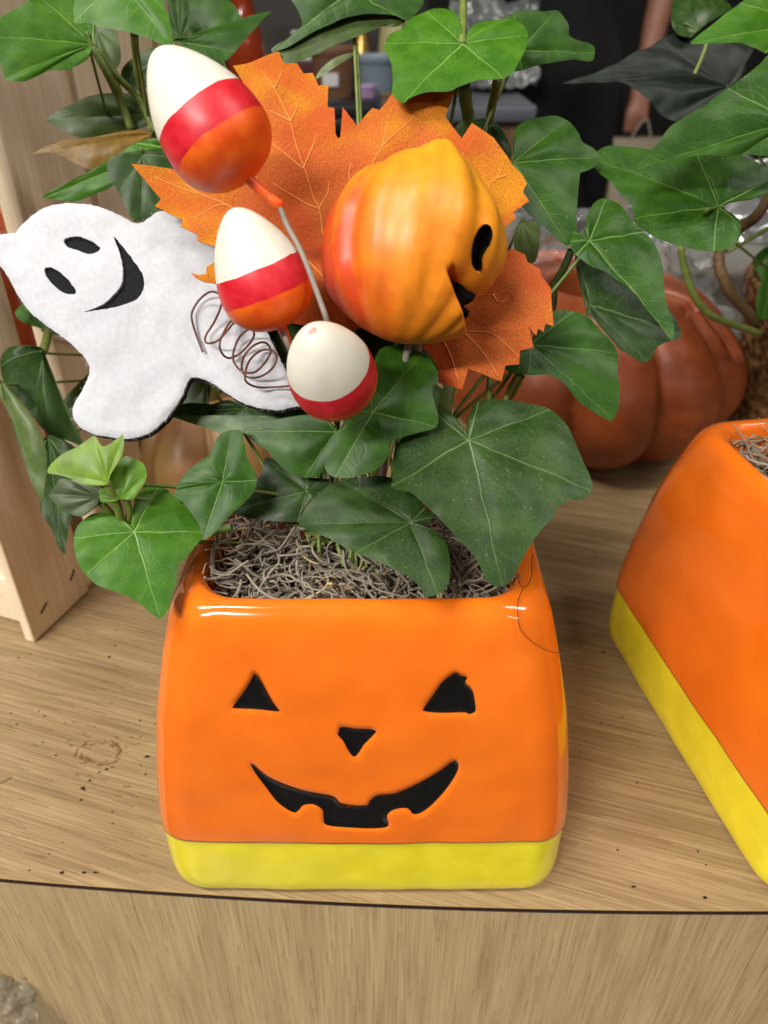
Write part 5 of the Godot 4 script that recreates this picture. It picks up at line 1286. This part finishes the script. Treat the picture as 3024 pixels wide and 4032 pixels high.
	leaf(P.rubber, "vivid2", Vector3(0.2723, 0.1565, -0.2360), Vector3(0.4212, -0.0661, 0.9046), Vector3(0.8200, 0.4539, -0.3486), [-10, 9, -102, 41, -120, 131, -68, 198, 49, 185, 117, 199, 160, 134, 255, 81, 351, -10, 238, -82, 158, -135, 132, -213, 33, -163, -57, -218, -132, -140, -85, -45], [[-2.10, -2], [-0.95, -1], [0.00, 0], [0.95, 1], [2.10, 2]], -0.08, 0.06, crown(P.rubber, rng), 397)
	leaf(P.rubber, "vivid2", Vector3(0.1799, 0.1747, -0.1521), Vector3(-0.9062, -0.4107, 0.1006), Vector3(0.1009, 0.0210, 0.9947), [-22, -3, -77, 53, -119, 133, -51, 202, 36, 162, 115, 192, 142, 118, 236, 87, 319, 11, 224, -85, 141, -126, 109, -195, 28, -174, -57, -195, -126, -130, -93, -40], [[-2.10, -2], [-0.95, -1], [0.00, 0], [0.95, 1], [2.10, 2]], -0.08, 0.06, crown(P.rubber, rng), 398)
	leaf(P.rubber, "mid2", Vector3(0.2616, 0.1250, -0.1773), Vector3(0.7241, 0.1503, 0.6731), Vector3(0.6219, 0.2797, -0.7315), [-28, 5, -87, 52, -114, 131, -66, 186, 42, 154, 103, 197, 136, 113, 236, 80, 323, 0, 239, -86, 152, -116, 106, -183, 37, -172, -56, -194, -127, -130, -95, -50], [[-2.10, -2], [-0.95, -1], [0.00, 0], [0.95, 1], [2.10, 2]], -0.08, 0.06, crown(P.rubber, rng), 399)
	leaf(P.rubber, "mid2", Vector3(0.2190, 0.1690, -0.1577), Vector3(0.3585, 0.3873, 0.8494), Vector3(0.6995, 0.4911, -0.5192), [-21, -1, -73, 40, -93, 102, -38, 152, 35, 130, 94, 150, 129, 90, 197, 79, 265, 5, 200, -74, 115, -100, 96, -160, 24, -136, -44, -151, -91, -94, -72, -34], [[-2.10, -2], [-0.95, -1], [0.00, 0], [0.95, 1], [2.10, 2]], -0.08, 0.06, crown(P.rubber, rng), 400)
	leaf(P.rubber, "mid2", Vector3(0.2483, 0.1457, -0.2231), Vector3(-0.8740, -0.4247, -0.2360), Vector3(0.1684, -0.7204, 0.6728), [-17, 10, -82, 54, -132, 118, -62, 208, 29, 180, 103, 199, 154, 128, 252, 101, 331, -7, 236, -78, 147, -118, 116, -198, 33, -161, -61, -197, -125, -142, -92, -58], [[-2.10, -2], [-0.95, -1], [0.00, 0], [0.95, 1], [2.10, 2]], -0.08, 0.06, crown(P.rubber, rng), 401)
	stem(P.pothos, "stem_light", 1.3, [-888, 2088, -1461, -850, 2016, -1437, -835, 1947, -1462, -811, 1862, -1453])
	stem(P.pothos, "stem_light", 1.1, [-871, 2080, -1456, -828, 2008, -1455, -780, 1942, -1483, -740, 1844, -1465])
	stem(P.pothos, "stem_light", 1.1, [-678, 2133, -1178, -738, 2072, -1378, -761, 2008, -1455, -768, 1939, -1505, -753, 1841, -1487])
	stem(P.ivy, "stem_light", 1.0, [204, 2239, -1128, 199, 2171, -1022, 192, 2121, -928])
	stem(P.ivy, "stem_light", 1.8, [205, 2030, -988, 219, 1982, -1040, 235, 1928, -1100, 253, 1766, -1075, 240, 1546, -926, 164, 1270, -596])
	stem(P.ivy, "stem_light", 1.3, [294, 2038, -993, 297, 1984, -1077, 297, 1921, -1155])
	stem(P.ivy, "stem_dark", 1.1, [497, 1659, -798, 486, 1615, -804, 468, 1558, -814, 464, 1482, -799, 412, 1354, -713])
	stem(P.ivy, "stem_light", 0.9, [290, 1375, -666, 281, 1321, -606, 272, 1289, -560, 208, 1197, -474])
	stem(P.ivy, "stem_light", 0.9, [353, 1395, -595, 339, 1348, -612, 327, 1304, -618, 247, 1207, -505])
	stem(P.ivy, "stem_light", 0.8, [368, 1379, -620, 355, 1328, -634, 340, 1286, -643, 262, 1192, -519])
	stem(P.ivy, "stem_light", 1.1, [-646, 1281, -241, -635, 1216, -245, -633, 1145, -258, -598, 1048, -325, -394, 1078, -345])
	stem(P.ivy, "stem_light", 0.8, [-613, 1241, -250, -612, 1195, -256, -623, 1139, -266, -586, 1048, -325])
	stem(P.ivy, "stem_light", 0.9, [-678, 1215, -257, -663, 1175, -266, -652, 1132, -285])
	stem(P.rubber, "vine_brown", 2.6, [1875, 1549, -2593, 1722, 1383, -2421, 1614, 1342, -2333, 1530, 1273, -2286, 1515, 1204, -2239, 1536, 1151, -2204, 1601, 1066, -2207, 1795, 906, -2280])
	stem(P.rubber, "stem_light", 1.7, [1265, 1328, -2082, 1304, 1226, -2074, 1358, 1127, -2067, 1426, 1052, -2077, 1515, 995, -2099, 1795, 870, -2255])
	stem(P.rubber, "stem_light", 1.0, [1560, 1241, -2289, 1624, 1282, -2292, 1698, 1316, -2316, 1781, 1360, -2345])
	stem(P.rubber, "stem_light", 0.7, [1164, 1969, -2032, 1198, 2034, -2076, 1216, 2085, -2110])
	stem(P.pothos, "stem_light", 1.6, [-1231, 1203, -1455, -1182, 1204, -1275, -1161, 1211, -1195])

func picks() -> void:
	ghost()
	maple()
	pumpkin_pick()
	candy_corn("candy corn on a grey wire, uppermost, its white tip pointing up left", Vector3(-0.0447, 0.2133, -0.0478), Vector3(-0.0278, 0.1908, -0.0398), 0.0109, [-217, 1862, -391, -199, 1829, -358, -174, 1796, -323, -154, 1762, -288, -140, 1731, -267, -128, 1703, -249, -117, 1671, -239, -112, 1607, -280, -99, 1421, -396], 1)
	candy_corn("middle candy corn in front of the ghost and the orange fabric leaf", Vector3(-0.0305, 0.1866, -0.0346), Vector3(-0.0219, 0.1630, -0.0308), 0.0098, [], 2)
	candy_corn("candy corn pointing at the viewer, lowest, mostly white with a red rim", Vector3(-0.0133, 0.1705, -0.0092), Vector3(-0.0090, 0.1507, -0.0221), 0.0091, [], 3)

func ghost() -> void:
	var o := thing("felt_ghost", "white felt ghost with black eyes and grin, leaning left", "ghost", GHOST_O)
	var n := GHOST_U.cross(GHOST_V)
	var line := dense(smooth(pairs(GHOST, 0.0001), 3, true), 0.0007)
	var holes := []
	for h in [GHOST_EYE_A, GHOST_EYE_B, GHOST_MOUTH]:
		holes.append(dense(smooth(pairs(h, 0.0001), 2, true), 0.0005))
	var rag := noise(17, 900.0, 2)
	for k in line.size():
		line[k] += Vector2(rag.get_noise_1d(k * 3.1), rag.get_noise_1d(k * 3.1 + 900)) * 0.00022
	for h in holes:
		for k in h.size():
			h[k] += Vector2(rag.get_noise_1d(k * 5.1 + 70), rag.get_noise_1d(k * 5.1 + 1900)) * 0.00016
	var wav := noise(18, 60.0, 2)
	var fuzz := noise(19, 700.0, 2)
	var lift := func(p: Vector2) -> Vector3:
		var z := wav.get_noise_2d(p.x, p.y) * 0.0008 + fuzz.get_noise_2d(p.x, p.y) * 0.00016
		var e := edge_distance(p, line)
		z -= 0.0006 * pow(1.0 - clampf(e / 0.0012, 0, 1), 2)
		return GHOST_U * p.x + GHOST_V * p.y + n * z
	part("body", plate(line, holes, 0.0011, lift, -n * 0.0017), M.white_felt, o)
	var flat := func(p: Vector2) -> Vector3: return GHOST_U * p.x + GHOST_V * p.y + n * (wav.get_noise_2d(p.x, p.y) * 0.0008 - 0.0019)
	var back := PackedVector2Array()
	for p in line:
		back.append(p + Vector2(0.0003, -0.0005))
	part("backing", plate(back, [], 0.0025, flat, -n * 0.0011), M.black_felt, o)
	var names := ["eye", "eye", "mouth"]
	for k in 3:
		var inner := func(p: Vector2) -> Vector3: return GHOST_U * p.x + GHOST_V * p.y + n * (wav.get_noise_2d(p.x, p.y) * 0.0008 - 0.0009 + fuzz.get_noise_2d(p.x * 1.5, p.y * 1.5) * 0.00025)
		part(names[k], plate(holes[k], [], 0.0007, inner, -n * 0.0012), M.black_felt, o)
	# loose fibres on the edges
	var rng := RandomNumberGenerator.new()
	rng.seed = 21
	var fib := G.new()
	for k in 420:
		var i := rng.randi() % line.size()
		var p := line[i]
		var q := Vector2.from_angle(rng.randf() * TAU)
		var a: Vector3 = flat.call(p) + n * rng.randf_range(0.0005, 0.0022)
		var m := a + GHOST_U * q.x * 0.0005 + GHOST_V * q.y * 0.0005 + n * rng.randf_range(-0.0002, 0.0004)
		fib.tube([a, m, m + (GHOST_U * q.y - GHOST_V * q.x) * 0.0004], 0.00003, 0.00002, 3)
	var f := part("felt_fibres", fib, M.white_felt, o)
	f.set_meta("kind", "stuff")
	var s := G.new()
	var path := []
	var raw := triples(SPRING)
	for p in raw:
		path.append(p - GHOST_O)
	path.append(POT + Vector3(0.0, 0.135, -0.012) - GHOST_O)
	path.append(POT + Vector3(-0.002, 0.092, -0.008) - GHOST_O)
	path = smooth(path, 5)
	s.tube(path, 0.00028, 0.00028, 7)
	var tw := part("wire_spring", s, M.brown_wire, o)
	tw.set_meta("label", "brown coiled wire spring holding the ghost")

func maple() -> void:
	var img := maple_image()
	var m := image_mat("maple_fabric", img, 0.8)
	m.normal_enabled = true
	m.normal_texture = noise_tex(303, 0.12, 2, [], [], 0.8)
	m.metallic_specular = 0.25
	for k in 2:
		var out: Array = [MAPLE_A, MAPLE_B][k]
		var u: Vector3 = [MAPLE_A_U, MAPLE_B_U][k]
		var v: Vector3 = [MAPLE_A_V, MAPLE_B_V][k]
		var at: Vector3 = [MAPLE_A_O, MAPLE_B_O][k]
		var veins: Array = [MAPLE_A_VEINS, MAPLE_B_VEINS][k]
		var n := u.cross(v)
		var o := thing("maple_leaf", ["orange fabric maple leaf, large, spread behind the candy corns and pumpkin", "orange fabric maple leaf, smaller, below and right of the pumpkin"][k], "leaf", at, "fabric autumn leaves in the planter")
		var line := dense(pairs(out, 0.0001), 0.0012)
		var wav := noise(31 + k, 45.0, 2)
		var flute := func(p: Vector2) -> float: return wav.get_noise_2d(p.x, p.y) * 0.0022
		var lift := func(p: Vector2) -> Vector3: return u * p.x + v * p.y + n * flute.call(p)
		var g := plate(line, [], 0.0016, lift, -n * 0.0003, 1.0 / 0.09)
		part("blade", g, m, o)
		for line_ in veins:
			var pts := []
			for p in smooth(pairs(line_, 0.0001), 4):
				pts.append(lift.call(p) + n * 0.00002)
			var vg := G.new()
			vg.tube(pts, 0.00022, 0.0001, 5)
			part("vein", vg, M.vein_thread, o)
		var st := G.new()
		var from: Vector3 = [MAPLE_STEM_A, MAPLE_STEM_B][k]
		st.tube(smooth([lift.call(Vector2(from.x, from.y)) - n * 0.001, (POT + Vector3(0.004 * k, 0.13, -0.004) - at) * 0.6 - n * 0.004, POT + Vector3(0.004 * k, 0.09, -0.006) - at], 6), 0.0008, 0.0008, 8)
		part("wire_stem", st, M.grey_wire, o)

func maple_image() -> Image:
	var s := 512
	var im := Image.create(s, s, false, Image.FORMAT_RGB8)
	var n1 := noise(311, 0.02, 3)
	var n2 := noise(312, 0.35, 2)
	var n3 := noise(313, 0.007, 2)
	for y in s:
		for x in s:
			var q := Vector2(x, y) / s - Vector2(0.5, 0.5)
			var g := clampf(0.5 + n2.get_noise_2d(x, y) * 0.6, 0, 1)
			var col := srgb(158, 68, 26).lerp(srgb(206, 118, 60), g)
			var gold := clampf((q.length() - 0.24) * 3.8 + n1.get_noise_2d(x, y) * 0.5 + n3.get_noise_2d(x, y) * 0.6, 0, 1)
			col = col.lerp(srgb(164, 92, 18).lerp(srgb(216, 152, 40), g), gold)
			var red := clampf(n3.get_noise_2d(x + 900.0, y) * 1.6 - 0.1, 0, 0.6)
			col = col.lerp(srgb(178, 66, 36), red * 0.8)
			im.set_pixel(x, y, col)
	return im

func pumpkin_pick() -> void:
	var o := thing("pumpkin_pick", "small orange and red pumpkin ornament with a cut out eye and mouth", "pumpkin", PUMP_O)
	var n := PUMP_U.cross(PUMP_V)
	var line := dense(smooth(pairs(PUMP, 0.0001), 3, true), 0.0006)
	var eye := dense(smooth(pairs(PUMP_EYE, 0.0001), 3, true), 0.0004)
	var mouth := dense(pairs(PUMP_MOUTH, 0.0001), 0.0004)
	var nphi := 320
	var full := PackedFloat32Array()
	for i in nphi:
		var dir := Vector2.from_angle(TAU * i / nphi)
		var best := 0.0
		for k in line.size():
			var hit = Geometry2D.segment_intersects_segment(Vector2.ZERO, dir * 0.1, line[k], line[(k + 1) % line.size()])
			if hit != null:
				best = maxf(best, hit.length()) if best == 0.0 else minf(best, hit.length())
		full.append(best)
	var soft := PackedFloat32Array()
	for i in nphi:
		var sum := 0.0
		for k in range(-26, 27):
			sum += full[(i + k + nphi) % nphi]
		soft.append(sum / 53.0)
	var axis := Vector2(0.18, 0.98).normalized()
	var side := Vector2(axis.y, -axis.x)
	var deep := 0.0185
	var creases := [[-68.0, 0.6], [-43.0, 1.0], [-14.0, 0.35], [14.0, 0.3], [40.0, 0.5], [66.0, 0.4]]
	var groove := func(p2: Vector2, _c: float, _s: float) -> float:
		# ribs as meridians round the pumpkin's own axis
		var lat := clampf(1.0 - pow(p2.dot(axis) / 0.0228, 2.0), 0.02, 1.0)
		var lon := rad_to_deg(asin(clampf(p2.dot(side) / (0.0212 * sqrt(lat)), -1, 1)))
		var dip := 0.0
		for cr in creases:
			var x: float = (lon - cr[0]) / 7.5
			dip = maxf(dip, cr[1] * (0.7 * exp(-x * x) + 0.3 * exp(-x * x * 0.1)))
		return 1.0 - dip * sqrt(lat)
	var at := func(phi: float, s: float, c: float) -> Vector3:
		var x := fposmod(phi, TAU) / TAU * nphi
		var i := int(x) % nphi
		var f := x - int(x)
		var a := lerpf(full[i], full[(i + 1) % nphi], f)
		var b := lerpf(soft[i], soft[(i + 1) % nphi], f)
		var r := lerpf(b, a, smoothstep(0.55, 0.9, s))
		var p2 := Vector2.from_angle(phi) * r * s
		var k: float = groove.call(p2, c, s) if c > -0.3 else 0.5
		var sink := 1.0 - 0.13 * (1.0 - k) * clampf(c * 1.6 + 0.15, 0.0, 1.0)
		return Vector3(p2.x * sink, p2.y * sink, deep * c * sink)
	var g := G.new()
	var nz := noise(401, 120.0, 3)
	var col := PackedColorArray()
	g.grid(nphi, 150, func(i, j):
		var th: float = PI * (j + 0.02) / 149.04
		var s := sin(th)
		var c := cos(th)
		var p: Vector3 = at.call(TAU * i / nphi, s, c)
		var q := Vector2(p.x, p.y)
		var hole := 0.0
		if c > 0.0:
			for f in [eye]:
				if Geometry2D.is_point_in_polygon(q, f):
					hole = maxf(hole, smoothstep(0.0, 0.0006, edge_distance(q, f)))
		var k: float = groove.call(q, c, s)
		# dye: yellow at the crown and face, red rubbed in on the far left flank and in its creases
		var red := clampf((-q.dot(Vector2(0.93, 0.36)) - 0.009) / 0.015 + nz.get_noise_2d(p.x, p.y) * 0.35 + (1.0 - k) * 0.8 * smoothstep(0.006, -0.010, q.x), 0, 1)
		var gold := clampf((q.dot(Vector2(0.55, 0.83)) - 0.002) / 0.016 + nz.get_noise_2d(p.x + 1.0, p.y) * 0.5, 0, 1)
		var cc := Color(0.86, 0.26, 0.012).lerp(Color(0.88, 0.37, 0.018), gold)
		cc = cc.lerp(Color(0.66, 0.05, 0.014), red * 0.9)
		col.append(cc)
		p.z -= hole * 0.0035
		return PUMP_U * p.x + PUMP_V * p.y + n * p.z, true)
	g.c = col
	part("body", g, M.airbrushed, o)
	var gap := plate(mouth, [], 0.0007, func(p): return PUMP_U * p.x + PUMP_V * p.y + n * 0.0065, -n * 0.004)
	part("mouth", gap, M.black_inside, o)
	for k in 1:
		var poly: PackedVector2Array = eye
		var d := fill(poly, [], 0.0006)
		var e := G.new()
		for p in d[0]:
			var phi: float = p.angle()
			var x := fposmod(phi, TAU) / TAU * nphi
			var i := int(x) % nphi
			# find the point of the flank that lies over p
			var s := 0.5
			for it in 14:
				var b := lerpf(soft[i], full[i], smoothstep(0.55, 0.9, s))
				s = clampf(p.length() / b, 0.0, 0.999)
			var c := sqrt(1.0 - s * s)
			var z: float = at.call(phi, s, c).z - 0.0030 * smoothstep(0.0, 0.0007, edge_distance(p, poly)) + 0.00015
			e.v.append(PUMP_U * p.x + PUMP_V * p.y + n * z)
		e.t = d[1]
		part("eye", e, M.black_inside, o)
	var st := G.new()
	st.tube(smooth([-n * 0.006 - PUMP_V * 0.016, POT + Vector3(0.006, 0.125, -0.002) - PUMP_O, POT + Vector3(0.003, 0.09, 0) - PUMP_O], 6), 0.0009, 0.0009, 8)
	part("wire_stem", st, M.grey_wire, o)

func details() -> void:
	# a stray dark hair over the planter's right shoulder
	var h := G.new()
	h.tube(smooth(triples(HAIR_A), 6), 0.00011, 0.00009, 5)
	h.tube(smooth(triples(HAIR_B), 6), 0.00011, 0.00007, 5)
	tag(part("plant_fibre", h, M.hair_thread), "thin dark curling fibre over the jack-o-lantern planter's right shoulder", "fibre")
	# soil crumbs scattered on the shelf
	var rng := RandomNumberGenerator.new()
	rng.seed = 55
	var g := G.new()
	var spots := pairs(CRUMBS, 0.0001)
	for k in spots.size() + 50:
		var p: Vector2
		var r := rng.randf_range(0.0003, 0.0009)
		if k < spots.size():
			p = spots[k]
			r = rng.randf_range(0.00025, 0.00055)
		else:
			p = Vector2(rng.randf_range(-0.15, -0.055), rng.randf_range(-0.1, 0.0)) if k % 3 else Vector2(rng.randf_range(0.05, 0.11), rng.randf_range(-0.2, 0.002))
			r *= 0.45
		var base := g.v.size()
		var q := Basis(Vector3.UP, rng.randf() * TAU).scaled(Vector3(rng.randf_range(0.8, 1.9), 0.55, rng.randf_range(0.6, 1.1)))
		g.lathe(Vector3.ZERO, Vector3.UP, [Vector2(-r, 0.00001), Vector2(-r * 0.6, r * 0.8), Vector2(0, r), Vector2(r * 0.6, r * 0.7), Vector2(r, 0.00001)], 7)
		for i in range(base, g.v.size()):
			g.v[i] = q * (g.v[i] * rng.randf_range(0.8, 1.2)) + Vector3(p.x, r * 0.3, p.y)
	tag(part("soil_crumbs", g, M.soil), "dark soil crumbs scattered on the shelf top", "soil", "", "stuff")

func shop() -> void:
	var g := G.new()
	g.box(Vector3(0, -0.95, -4.0), Vector3(14, 0.1, 12), 0.01)
	part("floor", g, M.shop_floor).set_meta("kind", "structure")
	g = G.new()
	g.box(Vector3(0, 0.7, -6.5), Vector3(14, 3.3, 0.1), 0.01)
	part("wall", g, M.shop_wall).set_meta("kind", "structure")
	# counter
	var c := thing("counter", "wooden counter with a grey top, blurred in the shop behind", "counter", COUNTER_AT)
	g = G.new()
	g.box(Vector3(0, 0.42, 0), Vector3(0.24, 0.84, 0.8), 0.005)
	part("cabinet", g, M.counter_wood, c)
	g = G.new()
	g.box(Vector3(0, 0.86, 0), Vector3(0.28, 0.04, 0.86), 0.006)
	part("counter_top", g, M.counter_top, c)
	# metal rack with things for sale
	var k := thing("rack", "dark metal sales rack standing in the shop left of the counter", "rack", RACK_AT)
	for y in [0.25, 0.55, 0.82]:
		g = G.new()
		g.box(Vector3(0, y, 0), Vector3(1.3, 0.03, 0.5), 0.004)
		part("shelf_board", g, M.dark_metal, k)
	for x in [-0.64, 0.64]:
		for z in [-0.22, 0.22]:
			g = G.new()
			g.box(Vector3(x, 0.6, z), Vector3(0.03, 1.2, 0.03), 0.004)
			part("post", g, M.dark_metal, k)
	g = G.new()
	g.box(Vector3(0, 0.55, -0.255), Vector3(1.3, 1.1, 0.01), 0.002)
	part("back_panel", g, M.shop_wall, k)
	var top := RACK_AT.y + 0.836
	simple_pot("flower_pot", "blue grey flower pot on the rack, next to the yellow vase", Vector3(-0.02, top, -2.18), 0.045, 0.06, 0.12, M.blue_grey_pot)
	simple_pot("flower_pot", "brown flower pot with a white label on the rack", Vector3(-0.13, top, -2.15), 0.045, 0.058, 0.14, M.brown_pot)
	simple_pot("flower_pot", "small lilac pot in front of the blue grey pot on the rack", Vector3(-0.045, top, -2.08), 0.02, 0.026, 0.06, M.lilac)
	vase("vase", "tall straw yellow vase on the rack", Vector3(0.03, top, -2.28), 0.045, 0.3, M.straw_yellow)
	vase("vase", "tall amber brown glass vase on the rack's left end", Vector3(-0.35, top, -2.15), 0.05, 0.28, M.amber_glass)
	vase("vase", "round black glass vase behind the white candy corn tip", Vector3(-0.5, top, -2.2), 0.09, 0.22, M.dark_glass)
	vase("vase", "teal glass vase beside the black vase", Vector3(-0.53, top, -2.02), 0.035, 0.15, M.teal_glass)
	vase("vase", "brass vase standing between brown pot and yellow vase", Vector3(-0.06, top, -2.3), 0.03, 0.2, M.brass)
	var goods := [["red tin with a white lid on the rack", Vector3(-0.27, 0, -2.02), Vector3(0.05, 0.07, 0.05), M.red_paint], ["white carton lying on the rack behind the brown pot", Vector3(-0.2, 0, -2.36), Vector3(0.1, 0.16, 0.06), M.white_card],
		["low black tray at the rack's front edge", Vector3(-0.12, 0, -2.0), Vector3(0.2, 0.03, 0.08), M.dark_metal], ["small copper coloured box beside the lilac pot", Vector3(0.02, 0, -2.04), Vector3(0.05, 0.04, 0.05), M.counter_wood],
		["pale grey box at the rack's right end", Vector3(0.075, 0, -2.2), Vector3(0.05, 0.11, 0.06), M.grey_board], ["narrow yellow box standing left of the amber vase", Vector3(-0.43, 0, -2.05), Vector3(0.04, 0.12, 0.04), M.straw_yellow]]
	for q in goods:
		g = G.new()
		g.box(Vector3(0, q[2].y * 0.5, 0), q[2], 0.004)
		var it := thing("shop_goods", q[0], "box", q[1] + Vector3(0, top, 0), "goods on the shop rack")
		part("box", g, q[3], it)
		var lid := G.new()
		lid.box(Vector3(0, q[2].y + 0.002, 0), Vector3(q[2].x + 0.003, 0.006, q[2].z + 0.003), 0.001)
		part("lid", lid, M.white_card if q[3] == M.red_paint else q[3], it)
	g = G.new()
	g.box(Vector3(0, 0.05, 0), Vector3(0.12, 0.1, 0.1), 0.004)
	tag(part("carton", g, M.maroon, self, Vector3(-0.24, top, -2.25)), "maroon carton on the rack behind the orange leaf", "box")
	g = G.new()
	g.box(Vector3.ZERO, Vector3(0.04, 0.03, 0.002), 0.0005)
	tag(part("price_label", g, M.white_card, self, Vector3(-0.135, top + 0.07, -2.092)), "white label on the brown flower pot", "label")
	film("plastic_wrap", "heap of bright crumpled film on the counter", COUNTER_AT + Vector3(0.06, 1.0, 0.1), Vector2(0.25, 0.22), Basis(Vector3.RIGHT, -0.3), 0.06, M.silver_film, 411)
	# person in black, seen from the chest down past the leaves
	var o := thing("person", "person in black clothes standing beside the counter, holding a beige bag", "person", Vector3(0.56, -0.9, -2.6))
	var v := func(x: float, y: float, z: float) -> Vector3: return Vector3(x, y, z)
	var cloth := [
		[v.call(-0.02, 0.95, 0), v.call(-0.02, 1.18, 0), 0.145, 0.14], [v.call(-0.12, 1.38, 0), v.call(0.1, 1.38, 0), 0.09, 0.09], [v.call(-0.02, 1.2, 0), v.call(-0.01, 1.4, 0), 0.14, 0.11],
		[v.call(-0.1, 0.92, 0), v.call(-0.07, 0.5, 0.02), 0.105, 0.075], [v.call(-0.07, 0.5, 0.02), v.call(-0.06, 0.08, 0), 0.07, 0.05], [v.call(-0.06, 0.05, 0), v.call(-0.07, 0.03, 0.14), 0.045, 0.035],
		[v.call(0.07, 0.92, 0), v.call(0.2, 0.5, -0.04), 0.1, 0.055], [v.call(0.2, 0.5, -0.04), v.call(0.21, 0.08, -0.1), 0.055, 0.045], [v.call(0.21, 0.05, -0.1), v.call(0.22, 0.03, 0.03), 0.045, 0.035],
		[v.call(0.12, 1.4, 0), v.call(0.25, 1.14, 0.03), 0.058, 0.048], [v.call(-0.15, 1.4, 0), v.call(-0.2, 1.14, -0.08), 0.058, 0.048]]
	var skin := [
		[v.call(-0.02, 1.1, 0), v.call(-0.01, 1.4, 0), 0.06, 0.06], [v.call(-0.01, 1.37, 0), v.call(0.12, 1.39, 0), 0.04, 0.04], [v.call(0.12, 1.39, 0), v.call(0.25, 1.14, 0.03), 0.04, 0.04], [v.call(-0.01, 1.37, 0), v.call(-0.15, 1.39, 0), 0.04, 0.04], [v.call(-0.15, 1.39, 0), v.call(-0.2, 1.14, -0.08), 0.04, 0.04], [v.call(-0.01, 1.4, 0), v.call(0, 1.55, 0.01), 0.055, 0.05], [v.call(0, 1.6, 0.02), v.call(0, 1.68, 0.0), 0.075, 0.085], [v.call(0, 1.6, 0.09), v.call(0, 1.63, 0.09), 0.014, 0.01],
		[v.call(0.25, 1.14, 0.03), v.call(0.21, 0.89, 0.1), 0.042, 0.027], [v.call(0.208, 0.87, 0.11), v.call(0.195, 0.82, 0.12), 0.03, 0.024],
		[v.call(-0.2, 1.14, -0.08), v.call(-0.02, 1.02, -0.16), 0.042, 0.027], [v.call(0.0, 1.01, -0.165), v.call(0.05, 1.0, -0.165), 0.03, 0.024]]
	for f in 4:
		skin.append([v.call(0.176 + f * 0.012, 0.815, 0.132), v.call(0.17 + f * 0.013, 0.765, 0.125), 0.0085, 0.007])
		skin.append([v.call(0.06, 0.985 + f * 0.012, -0.165), v.call(0.11, 0.98 + f * 0.012, -0.16), 0.0085, 0.007])
	skin.append([v.call(0.22, 0.85, 0.125), v.call(0.232, 0.8, 0.145), 0.011, 0.008])
	skin.append([v.call(0.02, 1.02, -0.165), v.call(0.06, 1.045, -0.17), 0.011, 0.008])
	part("body", body(skin, 0.014, 0.006), M.skin, o)
	part("clothes", body(cloth, 0.024, 0.02), M.black_cloth, o)
	part("hair", body([[v.call(0, 1.69, -0.03), v.call(0, 1.74, -0.0), 0.095, 0.075], [v.call(0, 1.6, -0.06), v.call(0, 1.5, -0.07), 0.07, 0.04]], 0.02, 0.01), M.dark_hair, o)
	var b := thing("paper_bag", "tall beige paper bag hanging from the hand of the person in black", "bag", Vector3(0.79, -0.51, -2.47))
	g = G.new()
	g.grid(4, 5, func(i, j):
		var sx: float = [-1, 1, 1, -1][i]
		var sz: float = [1, 1, -1, -1][i]
		var w: float = [0.075, 0.08, 0.082, 0.085, 0.087][j]
		return Vector3(sx * w, 0.36 * j / 4.0, sz * [0.05, 0.05, 0.045, 0.03, 0.02][j]), true)
	part("sack", g, M.beige_paper, b)
	g = G.new()
	g.tube(smooth([Vector3(-0.04, 0.36, 0.02), Vector3(-0.02, 0.4, 0.02), Vector3(0.0, 0.41, 0.02), Vector3(0.02, 0.36, 0.02)], 5), 0.003, 0.003, 6)
	part("handle", g, M.beige_paper, b)

func vase(called: String, label: String, at: Vector3, r: float, h: float, m: Material) -> void:
	var g := G.new()
	g.lathe(Vector3.ZERO, Vector3.UP, smooth([Vector2(0, 0.0001), Vector2(0, r * 0.7), Vector2(h * 0.2, r), Vector2(h * 0.5, r * 0.95), Vector2(h * 0.75, r * 0.6), Vector2(h * 0.9, r * 0.5), Vector2(h, r * 0.62), Vector2(h * 0.98, r * 0.5), Vector2(h * 0.7, r * 0.5)], 4), 32)
	tag(part(called, g, m, self, at), label, "vase", "vases on the shop rack")
